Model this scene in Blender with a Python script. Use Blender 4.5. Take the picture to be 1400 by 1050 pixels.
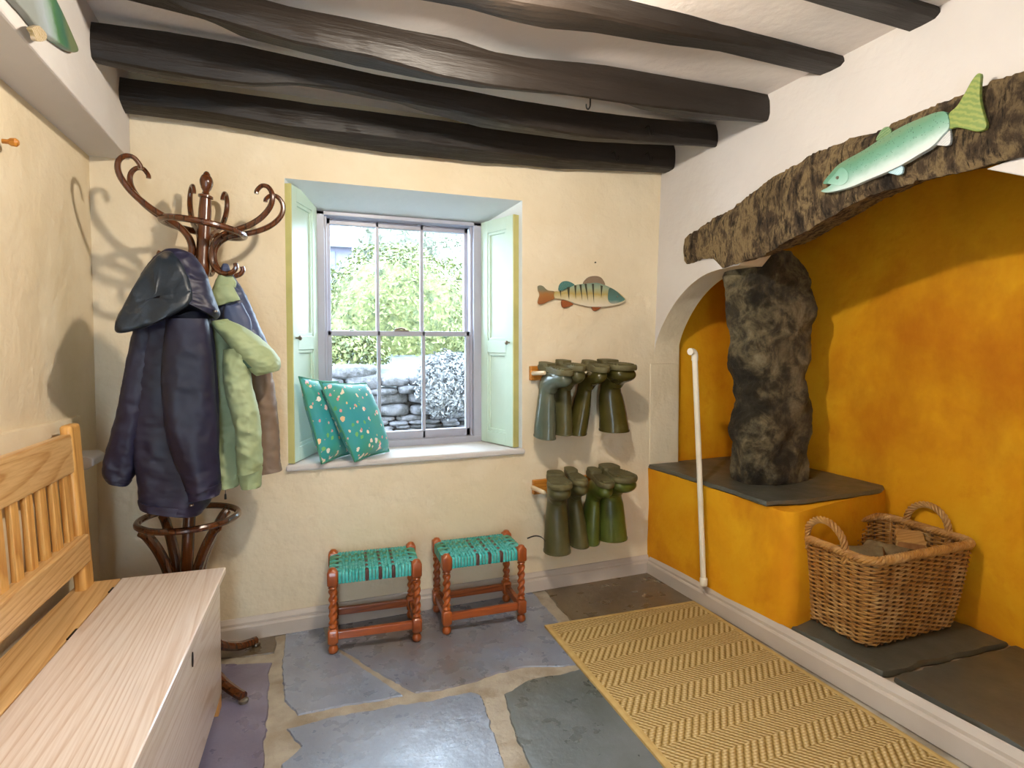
import bpy, bmesh, math, random
from mathutils import Vector, Matrix, noise
random.seed(7)
for o in list(bpy.data.objects): bpy.data.objects.remove(o)
SC = bpy.context.scene
COL = SC.collection
R = math.radians

# ------------------------------------------------------------------ camera
# survey of the room: one-point-ish view, horizon 1.2 m, yaw 21.1 deg to the right, 2 deg down
FOC, YAW, PIT, CXP, EYE = 790.0, R(21.1), R(2.0), 700.0, 1.2
CYP = 468 + FOC * math.tan(PIT)
cam = bpy.data.cameras.new('camera'); CAM = bpy.data.objects.new('camera', cam); COL.objects.link(CAM)
CAM.location = (0, 0, EYE)
CAM.rotation_euler = (R(90) - PIT, 0, -YAW)
cam.sensor_width = 36; cam.lens = 36 * FOC / 1400
cam.shift_x = 0; cam.shift_y = (525 - CYP) / 1400 * -1
cam.clip_start = 0.02
SC.camera = CAM

# ------------------------------------------------------------------ world, exposure
SC.view_settings.view_transform = 'Standard'
SC.view_settings.look = 'None'
SC.view_settings.gamma = 1
SC.view_settings.use_curve_mapping = False
SC.view_settings.exposure = -0.28
W = bpy.data.worlds.new('sky'); SC.world = W; W.use_nodes = True
bg = W.node_tree.nodes['Background']
bg.inputs[0].default_value = (0.64, 0.82, 1.0, 1); bg.inputs[1].default_value = 26.0
LAMP_AT = (0.48, 1.22, 2.03); LAMP_RADIANCE = 2000.0; LAMP_COLOUR = (1.0, 0.89, 0.74)

# ------------------------------------------------------------------ survey helpers (pixel of the 1400x1050 photo -> point on a real plane)
fw = Vector((math.sin(YAW) * math.cos(PIT), math.cos(YAW) * math.cos(PIT), -math.sin(PIT)))
rt = Vector((math.cos(YAW), -math.sin(YAW), 0)); upv = rt.cross(fw)
EYEP = Vector((0, 0, EYE))
def ray(x, y): return fw + rt * ((x - CXP) / FOC) + upv * ((CYP - y) / FOC)
def onz(x, y, z): d = ray(x, y); return EYEP + d * ((z - EYE) / d.z)
def ony(x, y, Y): d = ray(x, y); return EYEP + d * (Y / d.y)
def onx(x, y, X): d = ray(x, y); return EYEP + d * (X / d.x)

# ------------------------------------------------------------------ materials
def lin(c):
    if isinstance(c, str):
        c = [int(c[i:i + 2], 16) / 255 for i in (0, 2, 4)]
        c = [v / 12.92 if v <= .04045 else ((v + .055) / 1.055) ** 2.4 for v in c]
    return tuple(c[:3]) + (1,)
class NT:
    def __init__(s, name):
        s.m = bpy.data.materials.new(name); s.m.use_nodes = True
        s.t = s.m.node_tree; s.b = s.t.nodes['Principled BSDF']
    def n(s, kind, **kw):
        nd = s.t.nodes.new(kind)
        for k, v in kw.items(): setattr(nd, k, v)
        return nd
    def l(s, a, b): s.t.links.new(a, b)
    def coords(s, scale=(1, 1, 1), loc=(0, 0, 0), rot=(0, 0, 0)):
        tc = s.n('ShaderNodeTexCoord'); mp = s.n('ShaderNodeMapping')
        mp.inputs['Scale'].default_value = scale; mp.inputs['Location'].default_value = loc; mp.inputs['Rotation'].default_value = rot
        s.l(tc.outputs['Object'], mp.inputs[0]); return mp.outputs[0]
    def noise(s, co, scale, detail=5, rough=.55, dist=0):
        nd = s.n('ShaderNodeTexNoise'); s.l(co, nd.inputs['Vector'])
        nd.inputs['Scale'].default_value = scale; nd.inputs['Detail'].default_value = detail
        nd.inputs['Roughness'].default_value = rough; nd.inputs['Distortion'].default_value = dist
        return nd.outputs['Fac']
    def ramp(s, fac, stops):
        nd = s.n('ShaderNodeValToRGB'); s.l(fac, nd.inputs[0]); e = nd.color_ramp.elements
        while len(e) < len(stops): e.new(.5)
        for i, (p, c) in enumerate(stops): e[i].position = p; e[i].color = lin(c) if not isinstance(c, (int, float)) else (c, c, c, 1)
        return nd.outputs[0]
    def mix(s, fac, a, b, mode='MIX'):
        nd = s.n('ShaderNodeMix', data_type='RGBA', blend_type=mode)
        for i, v in ((0, fac), (6, a), (7, b)):
            if isinstance(v, (int, float)): nd.inputs[i].default_value = v if i == 0 else (v, v, v, 1)
            elif isinstance(v, (tuple, str)): nd.inputs[i].default_value = lin(v)
            else: s.l(v, nd.inputs[i])
        return nd.outputs[2]
    def math(s, op, a, b=0.0, c=0.0):
        nd = s.n('ShaderNodeMath', operation=op)
        for i, v in enumerate((a, b, c)):
            if isinstance(v, (int, float)): nd.inputs[i].default_value = v
            else: s.l(v, nd.inputs[i])
        return nd.outputs[0]
    def bump(s, h, strength=.3, dist=.01):
        nd = s.n('ShaderNodeBump'); nd.inputs['Strength'].default_value = strength; nd.inputs['Distance'].default_value = dist
        s.l(h, nd.inputs['Height']); s.l(nd.outputs[0], s.b.inputs['Normal'])
    def done(s, col=None, rough=.6, spec=.5, metal=0, coat=0, sheen=0):
        b = s.b
        if col is not None:
            if isinstance(col, (tuple, str)): b.inputs['Base Color'].default_value = lin(col)
            else: s.l(col, b.inputs['Base Color'])
        if isinstance(rough, (int, float)): b.inputs['Roughness'].default_value = rough
        else: s.l(rough, b.inputs['Roughness'])
        b.inputs['Specular IOR Level'].default_value = spec; b.inputs['Metallic'].default_value = metal
        b.inputs['Coat Weight'].default_value = coat; b.inputs['Sheen Weight'].default_value = sheen
        return s.m
def blotch(name, c1, c2, scale=6, lo=.35, hi=.65, rough=.6, spec=.4, bump=.2, bscale=None, bdist=.006, stretch=(1, 1, 1), c3=None, s3=2, lo3=.5, hi3=.7, coat=0, metal=0, sheen=0):
    t = NT(name); co = t.coords(stretch)
    c = t.ramp(t.noise(co, scale), [(lo, c1), (hi, c2)])
    if c3: c = t.mix(t.ramp(t.noise(co, s3, 6), [(lo3, 0.0), (hi3, 1.0)]), c, c3)
    if bump: t.bump(t.noise(co, bscale or scale * 3, 6, .6), bump, bdist)
    return t.done(c, rough, spec, metal, coat, sheen)
def grainwood(name, c1, c2, axis='Y', rings=16, dist=3.5, rough=.45, coat=.0, bump=.08, fine=60, loc=(0, 0, 0), spec=.5):
    # plain-sawn board: contour lines of a field stretched along the board give the cathedral figure, plus fine pores
    t = NT(name)
    sc = {'X': (.045, 1, 1), 'Y': (1, .045, 1), 'Z': (1, 1, .045)}[axis]
    f = t.noise(t.coords(sc, loc), 4.2, 1.2, .4)
    sx = t.n('ShaderNodeSeparateXYZ'); t.l(t.coords((1, 1, 1), loc), sx.inputs[0])
    o2 = {'X': (1, 2), 'Y': (0, 2), 'Z': (0, 1)}[axis]
    lat = t.math('ADD', sx.outputs[o2[0]], t.math('MULTIPLY', sx.outputs[o2[1]], .8))
    v = t.math('FRACT', t.math('ADD', t.math('MULTIPLY', lat, rings * 2.6), t.math('MULTIPLY', f, rings * 2.0)))
    c = t.ramp(v, [(.0, c1), (.55, c1), (.92, c2), (1.0, c1)])
    sf = {'X': (.03, 1, 1), 'Y': (1, .03, 1), 'Z': (1, 1, .03)}[axis]
    fn = t.noise(t.coords(sf), fine * 3, 3)
    c = t.mix(.35, c, t.ramp(fn, [(.38, c2), (.58, c1)]))
    c = t.mix(t.ramp(t.noise(t.coords(sc, (3, 1, 2)), 3, 3), [(.45, 0.0), (.75, .22)]), c, c2)
    kn = t.n('ShaderNodeTexVoronoi'); t.l(t.coords({'X': (.5, 1, 1), 'Y': (1, .5, 1), 'Z': (1, 1, .5)}[axis], (2, 5, 1)), kn.inputs['Vector']); kn.inputs['Scale'].default_value = 4.0
    c = t.mix(t.ramp(kn.outputs['Distance'], [(.035, .7), (.06, 0.0)]), c, '6A3E1E')
    t.bump(fn, bump, .003)
    return t.done(c, rough, spec, 0, coat)

def plaster(name, c1, c2, c3=None, bump=.45, sc=5):
    t = NT(name); co = t.coords()
    c = t.ramp(t.noise(co, 1.6, 5), [(.35, c1), (.68, c2)])
    if c3: c = t.mix(t.ramp(t.noise(t.coords(loc=(4, 2, 1)), 2.3, 6, .6), [(.55, 0.0), (.75, .55)]), c, c3)
    a = t.noise(co, sc, 4, .5); b = t.noise(co, 38, 5, .6)
    cr = t.n('ShaderNodeTexVoronoi', feature='DISTANCE_TO_EDGE'); t.l(t.mix(.25, co, t.noise(co, 6, 3)), cr.inputs['Vector']); cr.inputs['Scale'].default_value = 3.1
    crack = t.ramp(cr.outputs['Distance'], [(.0, 0.0), (.006, 1.0)])
    h = t.math('ADD', t.math('MULTIPLY', a, 2.6), t.math('MULTIPLY', b, .22))
    h = t.math('ADD', h, t.math('MULTIPLY', crack, .03))
    t.bump(h, bump, .02)
    return t.done(c, .85, .2)
M = {}
M['cream'] = plaster('cream limewash plaster', 'E3D5BA', 'D9C8A8', 'E8DCC6')
M['white'] = plaster('white limewash plaster', 'D0CBC8', 'C8C3C0', None, .25)
M['ceil'] = plaster('ceiling plaster', 'E8E0DA', 'E2D8D0', None, .3, 3)
def ochre():
    t = NT('ochre limewash'); co = t.coords()
    c = t.ramp(t.noise(co, 1.7, 6, .6, .4), [(.32, 'CE8010'), (.5, 'DE9C16'), (.68, 'E6AE20')])
    c = t.mix(t.ramp(t.noise(t.coords((1, 1, .6), (2, 5, 1)), 2.1, 6, .6), [(.52, 0.0), (.72, .7)]), c, 'AE5C0A')
    c = t.mix(t.ramp(t.noise(t.coords(loc=(7, 1, 3)), 9, 6, .7), [(.58, 0.0), (.8, .5)]), c, 'C87410')
    t.bump(t.math('ADD', t.math('MULTIPLY', t.noise(co, 4, 4), 2.0), t.math('MULTIPLY', t.noise(co, 40, 5), .2)), .4, .02)
    return t.done(c, .8, .2)
M['ochre'] = ochre()
M['beam'] = blotch('dark stained oak', '17120E', '2A211A', 8, .3, .7, .52, .4, .8, 26, .012, (.08, 1, 1), '0F0D0C', 3, .5, .75)
M['lintel'] = None
def lintel():
    t = NT('weathered hewn oak'); co = t.coords((1, .9, .45))
    c = t.ramp(t.noise(co, 20, 8, .72, .4), [(.32, '2A2118'), (.45, '66543F'), (.56, 'B0966C'), (.64, '7E6748'), (.78, '463626')])
    c = t.mix(t.ramp(t.noise(t.coords((1, 1, 1), (3, 3, 3)), 3, 5), [(.5, 0.0), (.75, .7)]), c, '3A2C1E')
    c = t.mix(t.ramp(t.noise(t.coords((1, 3.0, .6), (8, 1, 3)), 30, 6, .7), [(.54, 0.0), (.62, .85)]), c, '17110C')
    t.bump(t.noise(t.coords((1, 2.0, .6)), 42, 8, .75), 1.0, .03)
    return t.done(c, .75, .3)
M['lintel'] = lintel()
def pillarstone():
    t = NT('sooty rough stone'); co = t.coords()
    c = t.ramp(t.noise(co, 10, 8, .68, .5), [(.3, '1A1712'), (.44, '433B2A'), (.56, '7E7256'), (.7, 'A0967A')])
    c = t.mix(t.ramp(t.noise(t.coords(loc=(3, 8, 2)), 4.4, 7, .65), [(.47, 0.0), (.58, .88)]), c, '171410')
    t.bump(t.noise(co, 30, 9, .75), 1.0, .03)
    return t.done(c, .5, .5)
M['pillar'] = pillarstone()
def slate(name, a, b, c3, rough=.38):
    t = NT(name); co = t.coords()
    c = t.ramp(t.noise(co, 3.2, 7, .6, .4), [(.3, a), (.68, b)])
    c = t.mix(t.ramp(t.noise(t.coords(loc=(5, 3, 1)), 1.9, 5, .6), [(.45, 0.0), (.7, .75)]), c, c3)
    n2 = t.noise(co, 45, 6, .7)
    c = t.mix(t.ramp(n2, [(.64, 0.0), (.76, .25)]), c, '8C8A84')
    t.bump(t.math('ADD', t.math('MULTIPLY', t.noise(co, 9, 5), 1.5), t.math('MULTIPLY', n2, .35)), .3, .01)
    r = t.ramp(t.noise(co, 12, 4), [(.3, rough - .08), (.7, rough + .14)])
    return t.done(c, r, 1.0)
M['slate'] = slate('worn blue slate', '747E92', '949DB0', '6C7080', .27)
M['slate_mid'] = slate('blue brown slate', '6C7080', '868EA0', '6C583C', .27)
M['slate_brown'] = slate('brown slate', '5A4A34', '6E6048', '4A3A28', .3)
M['slate_green'] = slate('green grey slate', '4E5450', '6A7074', '4C4A38', .3)
M['slate_purple'] = slate('purple slate', '665F74', '7C7890', '5E4E58', .3)
M['slate_dark'] = slate('dark hearth slate', '3A3C36', '55564C', '4A4230', .42)
M['mortar'] = blotch('lime mortar', '948A7A', 'B4AA9A', 14, .3, .7, .7, .3, .5, 40, .006, c3='80705A', s3=5)
M['skirt'] = blotch('stone grey gloss paint', 'C4B8AC', 'BAAEA2', 4, rough=.35, bump=.05)
M['pine'] = grainwood('waxed pine along', 'DDB67E', 'B88448', 'Y', 15, 5, .32, .15)
M['pine_sheen'] = grainwood('pine with daylight sheen', 'E8DACE', 'CBB09A', 'Y', 16, 5, .28, .5)  # pine made paler: window sheen put into the colour
M['pine_v'] = grainwood('waxed pine upright', 'E0AC62', 'B87C34', 'Z', 12, 3, .38, .1)
M['bent'] = grainwood('dark bentwood varnish', '5A2F14', '2C150A', 'Z', 8, 2, .22, .5)
M['oak'] = grainwood('red brown oak', 'A4521E', '6E3010', 'X', 14, 2, .3, .3)
M['oak_v'] = blotch('red brown turned oak', 'A8551E', '7A3812', 18, rough=.3, bump=.05, stretch=(1, 1, .3), coat=.3)
M['sash'] = blotch('grey white sash paint', 'ACACB8', 'A2A2B0', 5, rough=.35, bump=.03)
M['mint'] = blotch('pale mint shutter paint', 'CFE3D3', 'C4DAC8', 3, rough=.4, bump=.04)
M['mint_edge'] = blotch('old yellow green shutter edge paint', 'C8C27E', 'B4B070', 6, rough=.45, bump=.05)
M['iron'] = blotch('black iron', '1A1817', '2C2825', 20, rough=.45, bump=.2, metal=.6)
M['brass'] = NT('dull steel knob').done('8C8274', .35, .5, .9)
M['whitepaint'] = blotch('chipped white pipe paint', 'E8E2D2', 'DED6C2', 10, rough=.3, bump=.1, c3='C8B48C', s3=7, lo3=.62, hi3=.8)
M['glass'] = None
def glass():
    t = NT('window glass'); tr = t.n('ShaderNodeBsdfTransparent'); gl = t.n('ShaderNodeBsdfGlossy'); gl.inputs['Roughness'].default_value = .02
    fr = t.n('ShaderNodeFresnel'); fr.inputs[0].default_value = 1.35; mx = t.n('ShaderNodeMixShader')
    t.l(fr.outputs[0], mx.inputs[0]); t.l(tr.outputs[0], mx.inputs[1]); t.l(gl.outputs[0], mx.inputs[2])
    t.l(mx.outputs[0], t.t.nodes['Material Output'].inputs[0]); return t.m
M['glass'] = glass()
def emit(name, col, st):
    t = NT(name); e = t.n('ShaderNodeEmission'); e.inputs[0].default_value = lin(col); e.inputs[1].default_value = st
    t.l(e.outputs[0], t.t.nodes['Material Output'].inputs[0]); return t.m

# ------------------------------------------------------------------ mesh builder
class MB:
    def __init__(s): s.v = []; s.f = []; s.m = []; s.cur = 0
    def add(s, vs, fs):
        o = len(s.v); s.v += [Vector(v) for v in vs]
        for f in fs: s.f.append([i + o for i in f]); s.m.append(s.cur)
        return s
    def box(s, lo, hi, rot=None, piv=None):
        a, b = Vector(lo), Vector(hi)
        vs = [Vector((x, y, z)) for z in (a.z, b.z) for y in (a.y, b.y) for x in (a.x, b.x)]
        if rot is not None:
            p = Vector(piv) if piv is not None else (a + b) / 2
            vs = [p + rot @ (v - p) for v in vs]
        return s.add(vs, [(0, 2, 3, 1), (4, 5, 7, 6), (0, 1, 5, 4), (2, 6, 7, 3), (0, 4, 6, 2), (1, 3, 7, 5)])
    def loft(s, rings, cap0=True, cap1=True, closed=True, loop=False):
        n = len(rings[0]); vs = [p for r in rings for p in r]; fs = []
        k = len(rings)
        for i in range(k if loop else k - 1):
            for j in range(n if closed else n - 1):
                a = i * n + j; b = i * n + (j + 1) % n; i2 = ((i + 1) % k) * n
                fs.append((a, b, i2 + (j + 1) % n, i2 + j))
        if cap0 and not loop: fs.append(tuple(range(n))[::-1])
        if cap1 and not loop: fs.append(tuple((k - 1) * n + j for j in range(n)))
        return s.add(vs, fs)
    def tube(s, pts, rad, n=8, loop=False, flat=None):
        pts = [Vector(p) for p in pts]; k = len(pts)
        rads = rad if isinstance(rad, (list, tuple)) else [rad] * k
        rings = []; prev = None
        for i, p in enumerate(pts):
            a = pts[(i - 1) % k] if (loop or i > 0) else p; b = pts[(i + 1) % k] if (loop or i < k - 1) else p
            t = (b - a); t = t.normalized() if t.length > 1e-9 else Vector((0, 0, 1))
            if prev is None:
                r = Vector((0, 0, 1)) if abs(t.z) < .9 else Vector((1, 0, 0))
                nrm = (r - t * r.dot(t)).normalized()
            else:
                nrm = prev - t * prev.dot(t); nrm = nrm.normalized() if nrm.length > 1e-6 else t.orthogonal().normalized()
            prev = nrm; bi = t.cross(nrm)
            f2 = flat if flat else 1
            rings.append([p + nrm * (math.cos(2 * math.pi * j / n) * rads[i]) + bi * (math.sin(2 * math.pi * j / n) * rads[i] * f2) for j in range(n)])
        return s.loft(rings, loop=loop)
    def lathe(s, prof, c=(0, 0, 0), n=16):
        c = Vector(c)
        rings = [[c + Vector((r * math.cos(2 * math.pi * j / n), r * math.sin(2 * math.pi * j / n), z)) for j in range(n)] for r, z in prof]
        return s.loft(rings)
    def prism(s, outline, off):
        a = [Vector(p) for p in outline]; off = Vector(off); n = len(a)
        return s.add(a + [p + off for p in a], [tuple(range(n))[::-1], tuple(range(n, 2 * n))] + [(i, (i + 1) % n, n + (i + 1) % n, n + i) for i in range(n)])
    def quad(s, a, b, c, d): return s.add([a, b, c, d], [(0, 1, 2, 3)])
def cat(pts, m=6, loop=False):
    # Catmull-Rom through points of any dimension
    P = [tuple(p) for p in pts]; n = len(P); out = []
    for i in range(n if loop else n - 1):
        p0 = P[(i - 1) % n] if (loop or i) else P[0]; p1 = P[i]; p2 = P[(i + 1) % n]; p3 = P[(i + 2) % n] if (loop or i + 2 < n) else P[-1]
        for k in range(m):
            t = k / m
            out.append(tuple(.5 * (2 * b + (c - a) * t + (2 * a - 5 * b + 4 * c - d) * t * t + (3 * b - a - 3 * c + d) * t ** 3) for a, b, c, d in zip(p0, p1, p2, p3)))
    if not loop: out.append(P[-1])
    return out
def world_loc(o):
    v = Vector((0, 0, 0))
    while o is not None: v += o.location; o = o.parent
    return v
def obj(name, mb, mats, parent=None, smooth=True, bevel=0, seg=2, sub=0, origin=None, auto=35):
    me = bpy.data.meshes.new(name)
    if parent is not None: org = world_loc(parent)
    elif origin is not None: org = Vector(origin)
    else:
        xs = [v.x for v in mb.v]; ys = [v.y for v in mb.v]; zs = [v.z for v in mb.v]
        org = Vector(((min(xs) + max(xs)) / 2, (min(ys) + max(ys)) / 2, min(zs)))
    me.from_pydata([tuple(v - org) for v in mb.v], [], mb.f)
    mats = mats if isinstance(mats, (list, tuple)) else [mats]
    for m in mats: me.materials.append(m)
    if len(mats) > 1: me.polygons.foreach_set('material_index', mb.m)
    bm = bmesh.new(); bm.from_mesh(me); bmesh.ops.recalc_face_normals(bm, faces=bm.faces)
    if smooth:
        for f in bm.faces: f.smooth = True
        for e in bm.edges:
            if len(e.link_faces) == 2 and e.calc_face_angle(0) > R(auto): e.smooth = False
    bm.to_mesh(me); bm.free(); me.update()
    o = bpy.data.objects.new(name, me); COL.objects.link(o)
    if parent is not None: o.parent = parent
    else: o.location = org
    if bevel:
        b = o.modifiers.new('bevel', 'BEVEL'); b.width = bevel; b.segments = seg; b.limit_method = 'ANGLE'; b.angle_limit = R(40)
    if sub:
        b = o.modifiers.new('sub', 'SUBSURF'); b.levels = sub; b.render_levels = sub
    return o
def tag(o, label=None, cat_=None, group=None, kind=None):
    if label: o['label'] = label
    if cat_: o['category'] = cat_
    if group: o['group'] = group
    if kind: o['kind'] = kind
    return o
def thing(name, label, cat_, loc, group=None):
    o = bpy.data.objects.new(name, None); COL.objects.link(o); o.location = loc; o.empty_display_size = .05
    return tag(o, label, cat_, group)
def struct(name, mb, mats, label=None, parent=None, **kw):
    o = obj(name, mb, mats, parent, **kw)
    if parent is None: tag(o, label, None, None, 'structure')
    return o
def nz(p, s, seed=0): return noise.noise(Vector(p) * s + Vector((seed * 7.3, seed * 3.1, seed * 5.7)))
def fbm(p, s, seed=0, o=4):
    return noise.fractal(Vector(p) * s + Vector((seed * 7.3, seed * 3.1, seed * 5.7)), 1.0, 2.0, o)

BW = 2.54          # back wall
CZ = 2.2           # ceiling
LW = -0.67         # left wall
YB = -1.3          # the room runs on behind the camera
def RX(y, z): return 1.735 + .045 * (2.52 - y) * (1 - min(z, 2) / 2.2) + .035 * z     # right wall leans
exec_order = []

# ================================================================== THE SETTING
# ---- floor: lime mortar bed with irregular slate flags
mb = MB()
mb.box((-.9, YB, -.06), (2.6, BW + .35, -.005))
mb.cur = 1
flags_px = [
    [(392, 858), (440, 852), (448, 880), (500, 916), (550, 950), (520, 956), (480, 962), (440, 970), (408, 976), (388, 958), (386, 915)],
    [(455, 878), (470, 846), (560, 832), (650, 816), (722, 804), (762, 848), (790, 880), (800, 905), (770, 910), (716, 910), (686, 918), (650, 930), (605, 941), (568, 946), (510, 914)],
    [(740, 800), (800, 789), (886, 776), (940, 806), (1000, 850), (1040, 905), (990, 905), (900, 893), (808, 893), (790, 860)],
    [(392, 996), (450, 981), (520, 968), (590, 957), (645, 946), (658, 950), (670, 990), (682, 1030), (705, 1080), (640, 1100), (480, 1110), (392, 1095), (384, 1045), (408, 1020)],
    [(690, 948), (722, 930), (770, 919), (830, 908), (1010, 914), (1090, 960), (1140, 1030), (1100, 1080), (900, 1100), (745, 1080), (722, 1040), (700, 990)],
    [(200, 915), (300, 908), (371, 906), (366, 950), (362, 1000), (358, 1090), (250, 1130), (100, 1130), (120, 1000)],
    [(250, 868), (330, 856), (379, 852), (376, 892), (330, 897), (240, 904)],
]
for k, pl in enumerate(flags_px):
    mb.cur = (1, 2, 3, 1, 4, 5, 3)[k]  # per-flag slate colour; browns paint stain plus lamp shading, blues also window sheen
    w = [onz(x, y, 0) for x, y in pl]
    c = sum(w, Vector()) / len(w); pts = []
    for i in range(len(w)):
        a, b = w[i], w[(i + 1) % len(w)]
        for q in range(14):
            p = a.lerp(b, q / 14); d = (c - p).normalized()
            pts.append(p + d * (-.005 + .006 * fbm(p, 14, k) + .004 * fbm(p, 45, k, 3) + .014 * max(0, nz(p, 6, k + 3))))
    n = len(pts)
    low = [Vector((p.x, p.y, -.008)) for p in pts]
    top = [Vector(((p + (c - p).normalized() * .006).x, (p + (c - p).normalized() * .006).y, 0)) for p in pts]
    mb.add(low + top, [tuple(range(n, 2 * n))] + [(i, (i + 1) % n, n + (i + 1) % n, n + i) for i in range(n)])
mb.cur = 1
# more flags behind the photographer
y0 = .72
for r in range(4):
    xs = [-.85, -.1 + .2 * (r % 2), .75 - .2 * (r % 2), 1.7]
    for a, b in zip(xs, xs[1:]):
        mb.box((a + .015, y0 - .47, -.008), (b - .015, y0 - .02, 0))
    y0 -= .49
floor = struct('floor', mb, [M['mortar'], M['slate'], M['slate_mid'], M['slate_brown'], M['slate_green'], M['slate_purple']], 'old slate flagstones bedded in pale lime mortar', smooth=False, origin=(0, 0, 0))

# ---- ceiling
mb = MB(); mb.box((-.9, YB, CZ), (1.98, BW + .3, CZ + .1))
struct('ceiling', mb, M['ceil'], 'uneven white plaster ceiling between the dark beams', smooth=False, origin=(0, 0, 0))

# ---- back wall with the splayed window opening
WL, WR = ony(391, 244, BW), ony(716, 276, BW)
oz0, oz1 = .69, 1.865
ox0, ox1 = ony(396, 450, BW).x - .012, ony(714, 450, BW).x
FY = 2.80           # plane of the sash frame, inside face
ix0, ix1 = ony(436, 450, FY).x - .03, ony(653, 450, FY).x + .035
iz0, iz1 = .69, 1.80
mb = MB()
L, Rr, T = -.9, 1.93, CZ + .1
o_ = [Vector((L, BW, -.05)), Vector((Rr, BW, -.05)), Vector((Rr, BW, T)), Vector((L, BW, T))]
h_ = [Vector((ox0, BW, oz0)), Vector((ox1, BW, oz0)), Vector((ox1, BW, oz1)), Vector((ox0, BW, oz1))]
i_ = [Vector((ix0, FY + .02, iz0)), Vector((ix1, FY + .02, iz0)), Vector((ix1, FY + .02, iz1)), Vector((ix0, FY + .02, iz1))]
for k in range(4):
    k2 = (k + 1) % 4
    mb.cur = 0; mb.quad(o_[k], o_[k2], h_[k2], h_[k])
    mb.cur = 1; mb.quad(h_[k], h_[k2], i_[k2], i_[k]); mb.cur = 0
# outer leaf of the wall round the frame
e_ = [Vector((p.x, BW + .38, p.z)) for p in o_]; j_ = [Vector((ix0 + .02, BW + .38, iz0)), Vector((ix1 - .02, BW + .38, iz0)), Vector((ix1 - .02, BW + .38, iz1)), Vector((ix0 + .02, BW + .38, iz1))]
for k in range(4):
    k2 = (k + 1) % 4
    mb.quad(e_[k], j_[k], j_[k2], e_[k2]); mb.quad(j_[k], i_[k], i_[k2], j_[k2]); mb.quad(o_[k], e_[k], e_[k2], o_[k2])
struct('wall_back', mb, [M['cream'], plaster('white splay with daylight tint', 'E2E8EA', 'DAE2E6', None, .2)], 'cream plastered back wall with the deep window opening', smooth=False, origin=(0, 0, 0), bevel=.012, seg=3)  # splay white carries a blue daylight tint in its colour

# ---- left wall, with its thicker lower half
mb = MB()
mb.prism([(-.95, YB, -.05), (LW - .075, YB, -.05), (LW, BW, -.05), (-.95, BW, -.05)], (0, 0, CZ + .05))
struct('wall_left', mb, M['cream'], 'cream plastered left wall', smooth=False, origin=(0, 0, 0))
mb = MB()
pts = [(LW - .06, 0), (LW + .022, 0), (LW + .018, .5), (LW + .018, .955), (LW + .012, .972), (LW - .06, .982)]
rings = []
for i in range(24):
    y = -1.0 + (2.33 + 1.0) * i / 23
    dz = .012 * nz((0, y, 0), 2, 4) - .028 * (y - 1.7) * 1.2
    rings.append([Vector((x - .02 * (2.33 - y) + .005 * nz((x, y, z), 4, 5) * (x > LW), y, max(0, z + (dz if z > .6 else 0)))) for x, z in pts])
mb.loft(rings)
struct('trim_1', mb, M['cream'], 'thicker plastered lower half of the left wall', origin=(0, 0, 0), auto=60)
mb = MB()
mb.loft([[Vector((LW - .01, y, .775)), Vector((LW + .06, y, .775 + .015)), Vector((LW + .075, y, .80)), Vector((LW + .075, y, .822)), Vector((LW + .06, y, .832)), Vector((LW - .01, y, .835))] for y in (2.22, 2.345)])
struct('trim_2', mb, M['white'], 'short white ledge on the left wall behind the bench', bevel=.004, origin=(0, 0, 0))
# ---- boxed beam along the top of the left wall
mb = MB(); mb.box((LW - .05, YB, 1.877), (-.541, BW, CZ + .02))
struct('trim_3', mb, M['white'], 'white boxed-in beam along the top of the left wall', smooth=False, bevel=.006, origin=(0, 0, 0))

# ---- right wall: plaster above the lintel with the arch beside it
XW = 1.80
arch_px = [(889, 500), (894, 470), (905, 438), (922, 408), (943, 385), (966, 371), (1002, 362)]
arch = [onx(x, y, 1.765) for x, y in arch_px]
arch = [(p.y, p.z) for p in arch]
arch[0] = (BW, arch[0][1]); arch = [(min(a, BW), b) for a, b in cat(arch, 5)]
lin_mid = [onx(x, y, 1.78) for x, y in [(1060, 290), (1150, 225), (1250, 192), (1400, 152)]]
outl = arch + [(p.y, p.z) for p in lin_mid] + [(.3, 1.80), (YB, 1.80), (YB, CZ + .05), (BW, CZ + .05)]
mb = MB()
n = len(outl)
fr = [Vector((RX(y, z), y, z)) for y, z in outl]; bk = [Vector((1.925, y, z)) for y, z in outl]
mb.add(fr + bk, [tuple(range(n)), tuple(range(n, 2 * n))[::-1]]); mb.cur = 1; mb.add(fr + bk, [(i, (i + 1) % n, n + (i + 1) % n, n + i) for i in range(n)])
struct('wall_right', mb, [M['white'], M['cream']], 'white plastered right wall above the hearth, curving into an arch', origin=(0, 0, 0), smooth=False)
# jamb of the arch below its spring
mb = MB(); mb.box((1.748, BW - .004, .54), (1.925, BW + .05, onx(890, 497, 1.765).z))
struct('trim_4', mb, M['cream'], 'cream plaster jamb under the small arch', smooth=False, origin=(0, 0, 0), bevel=.004)
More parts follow.
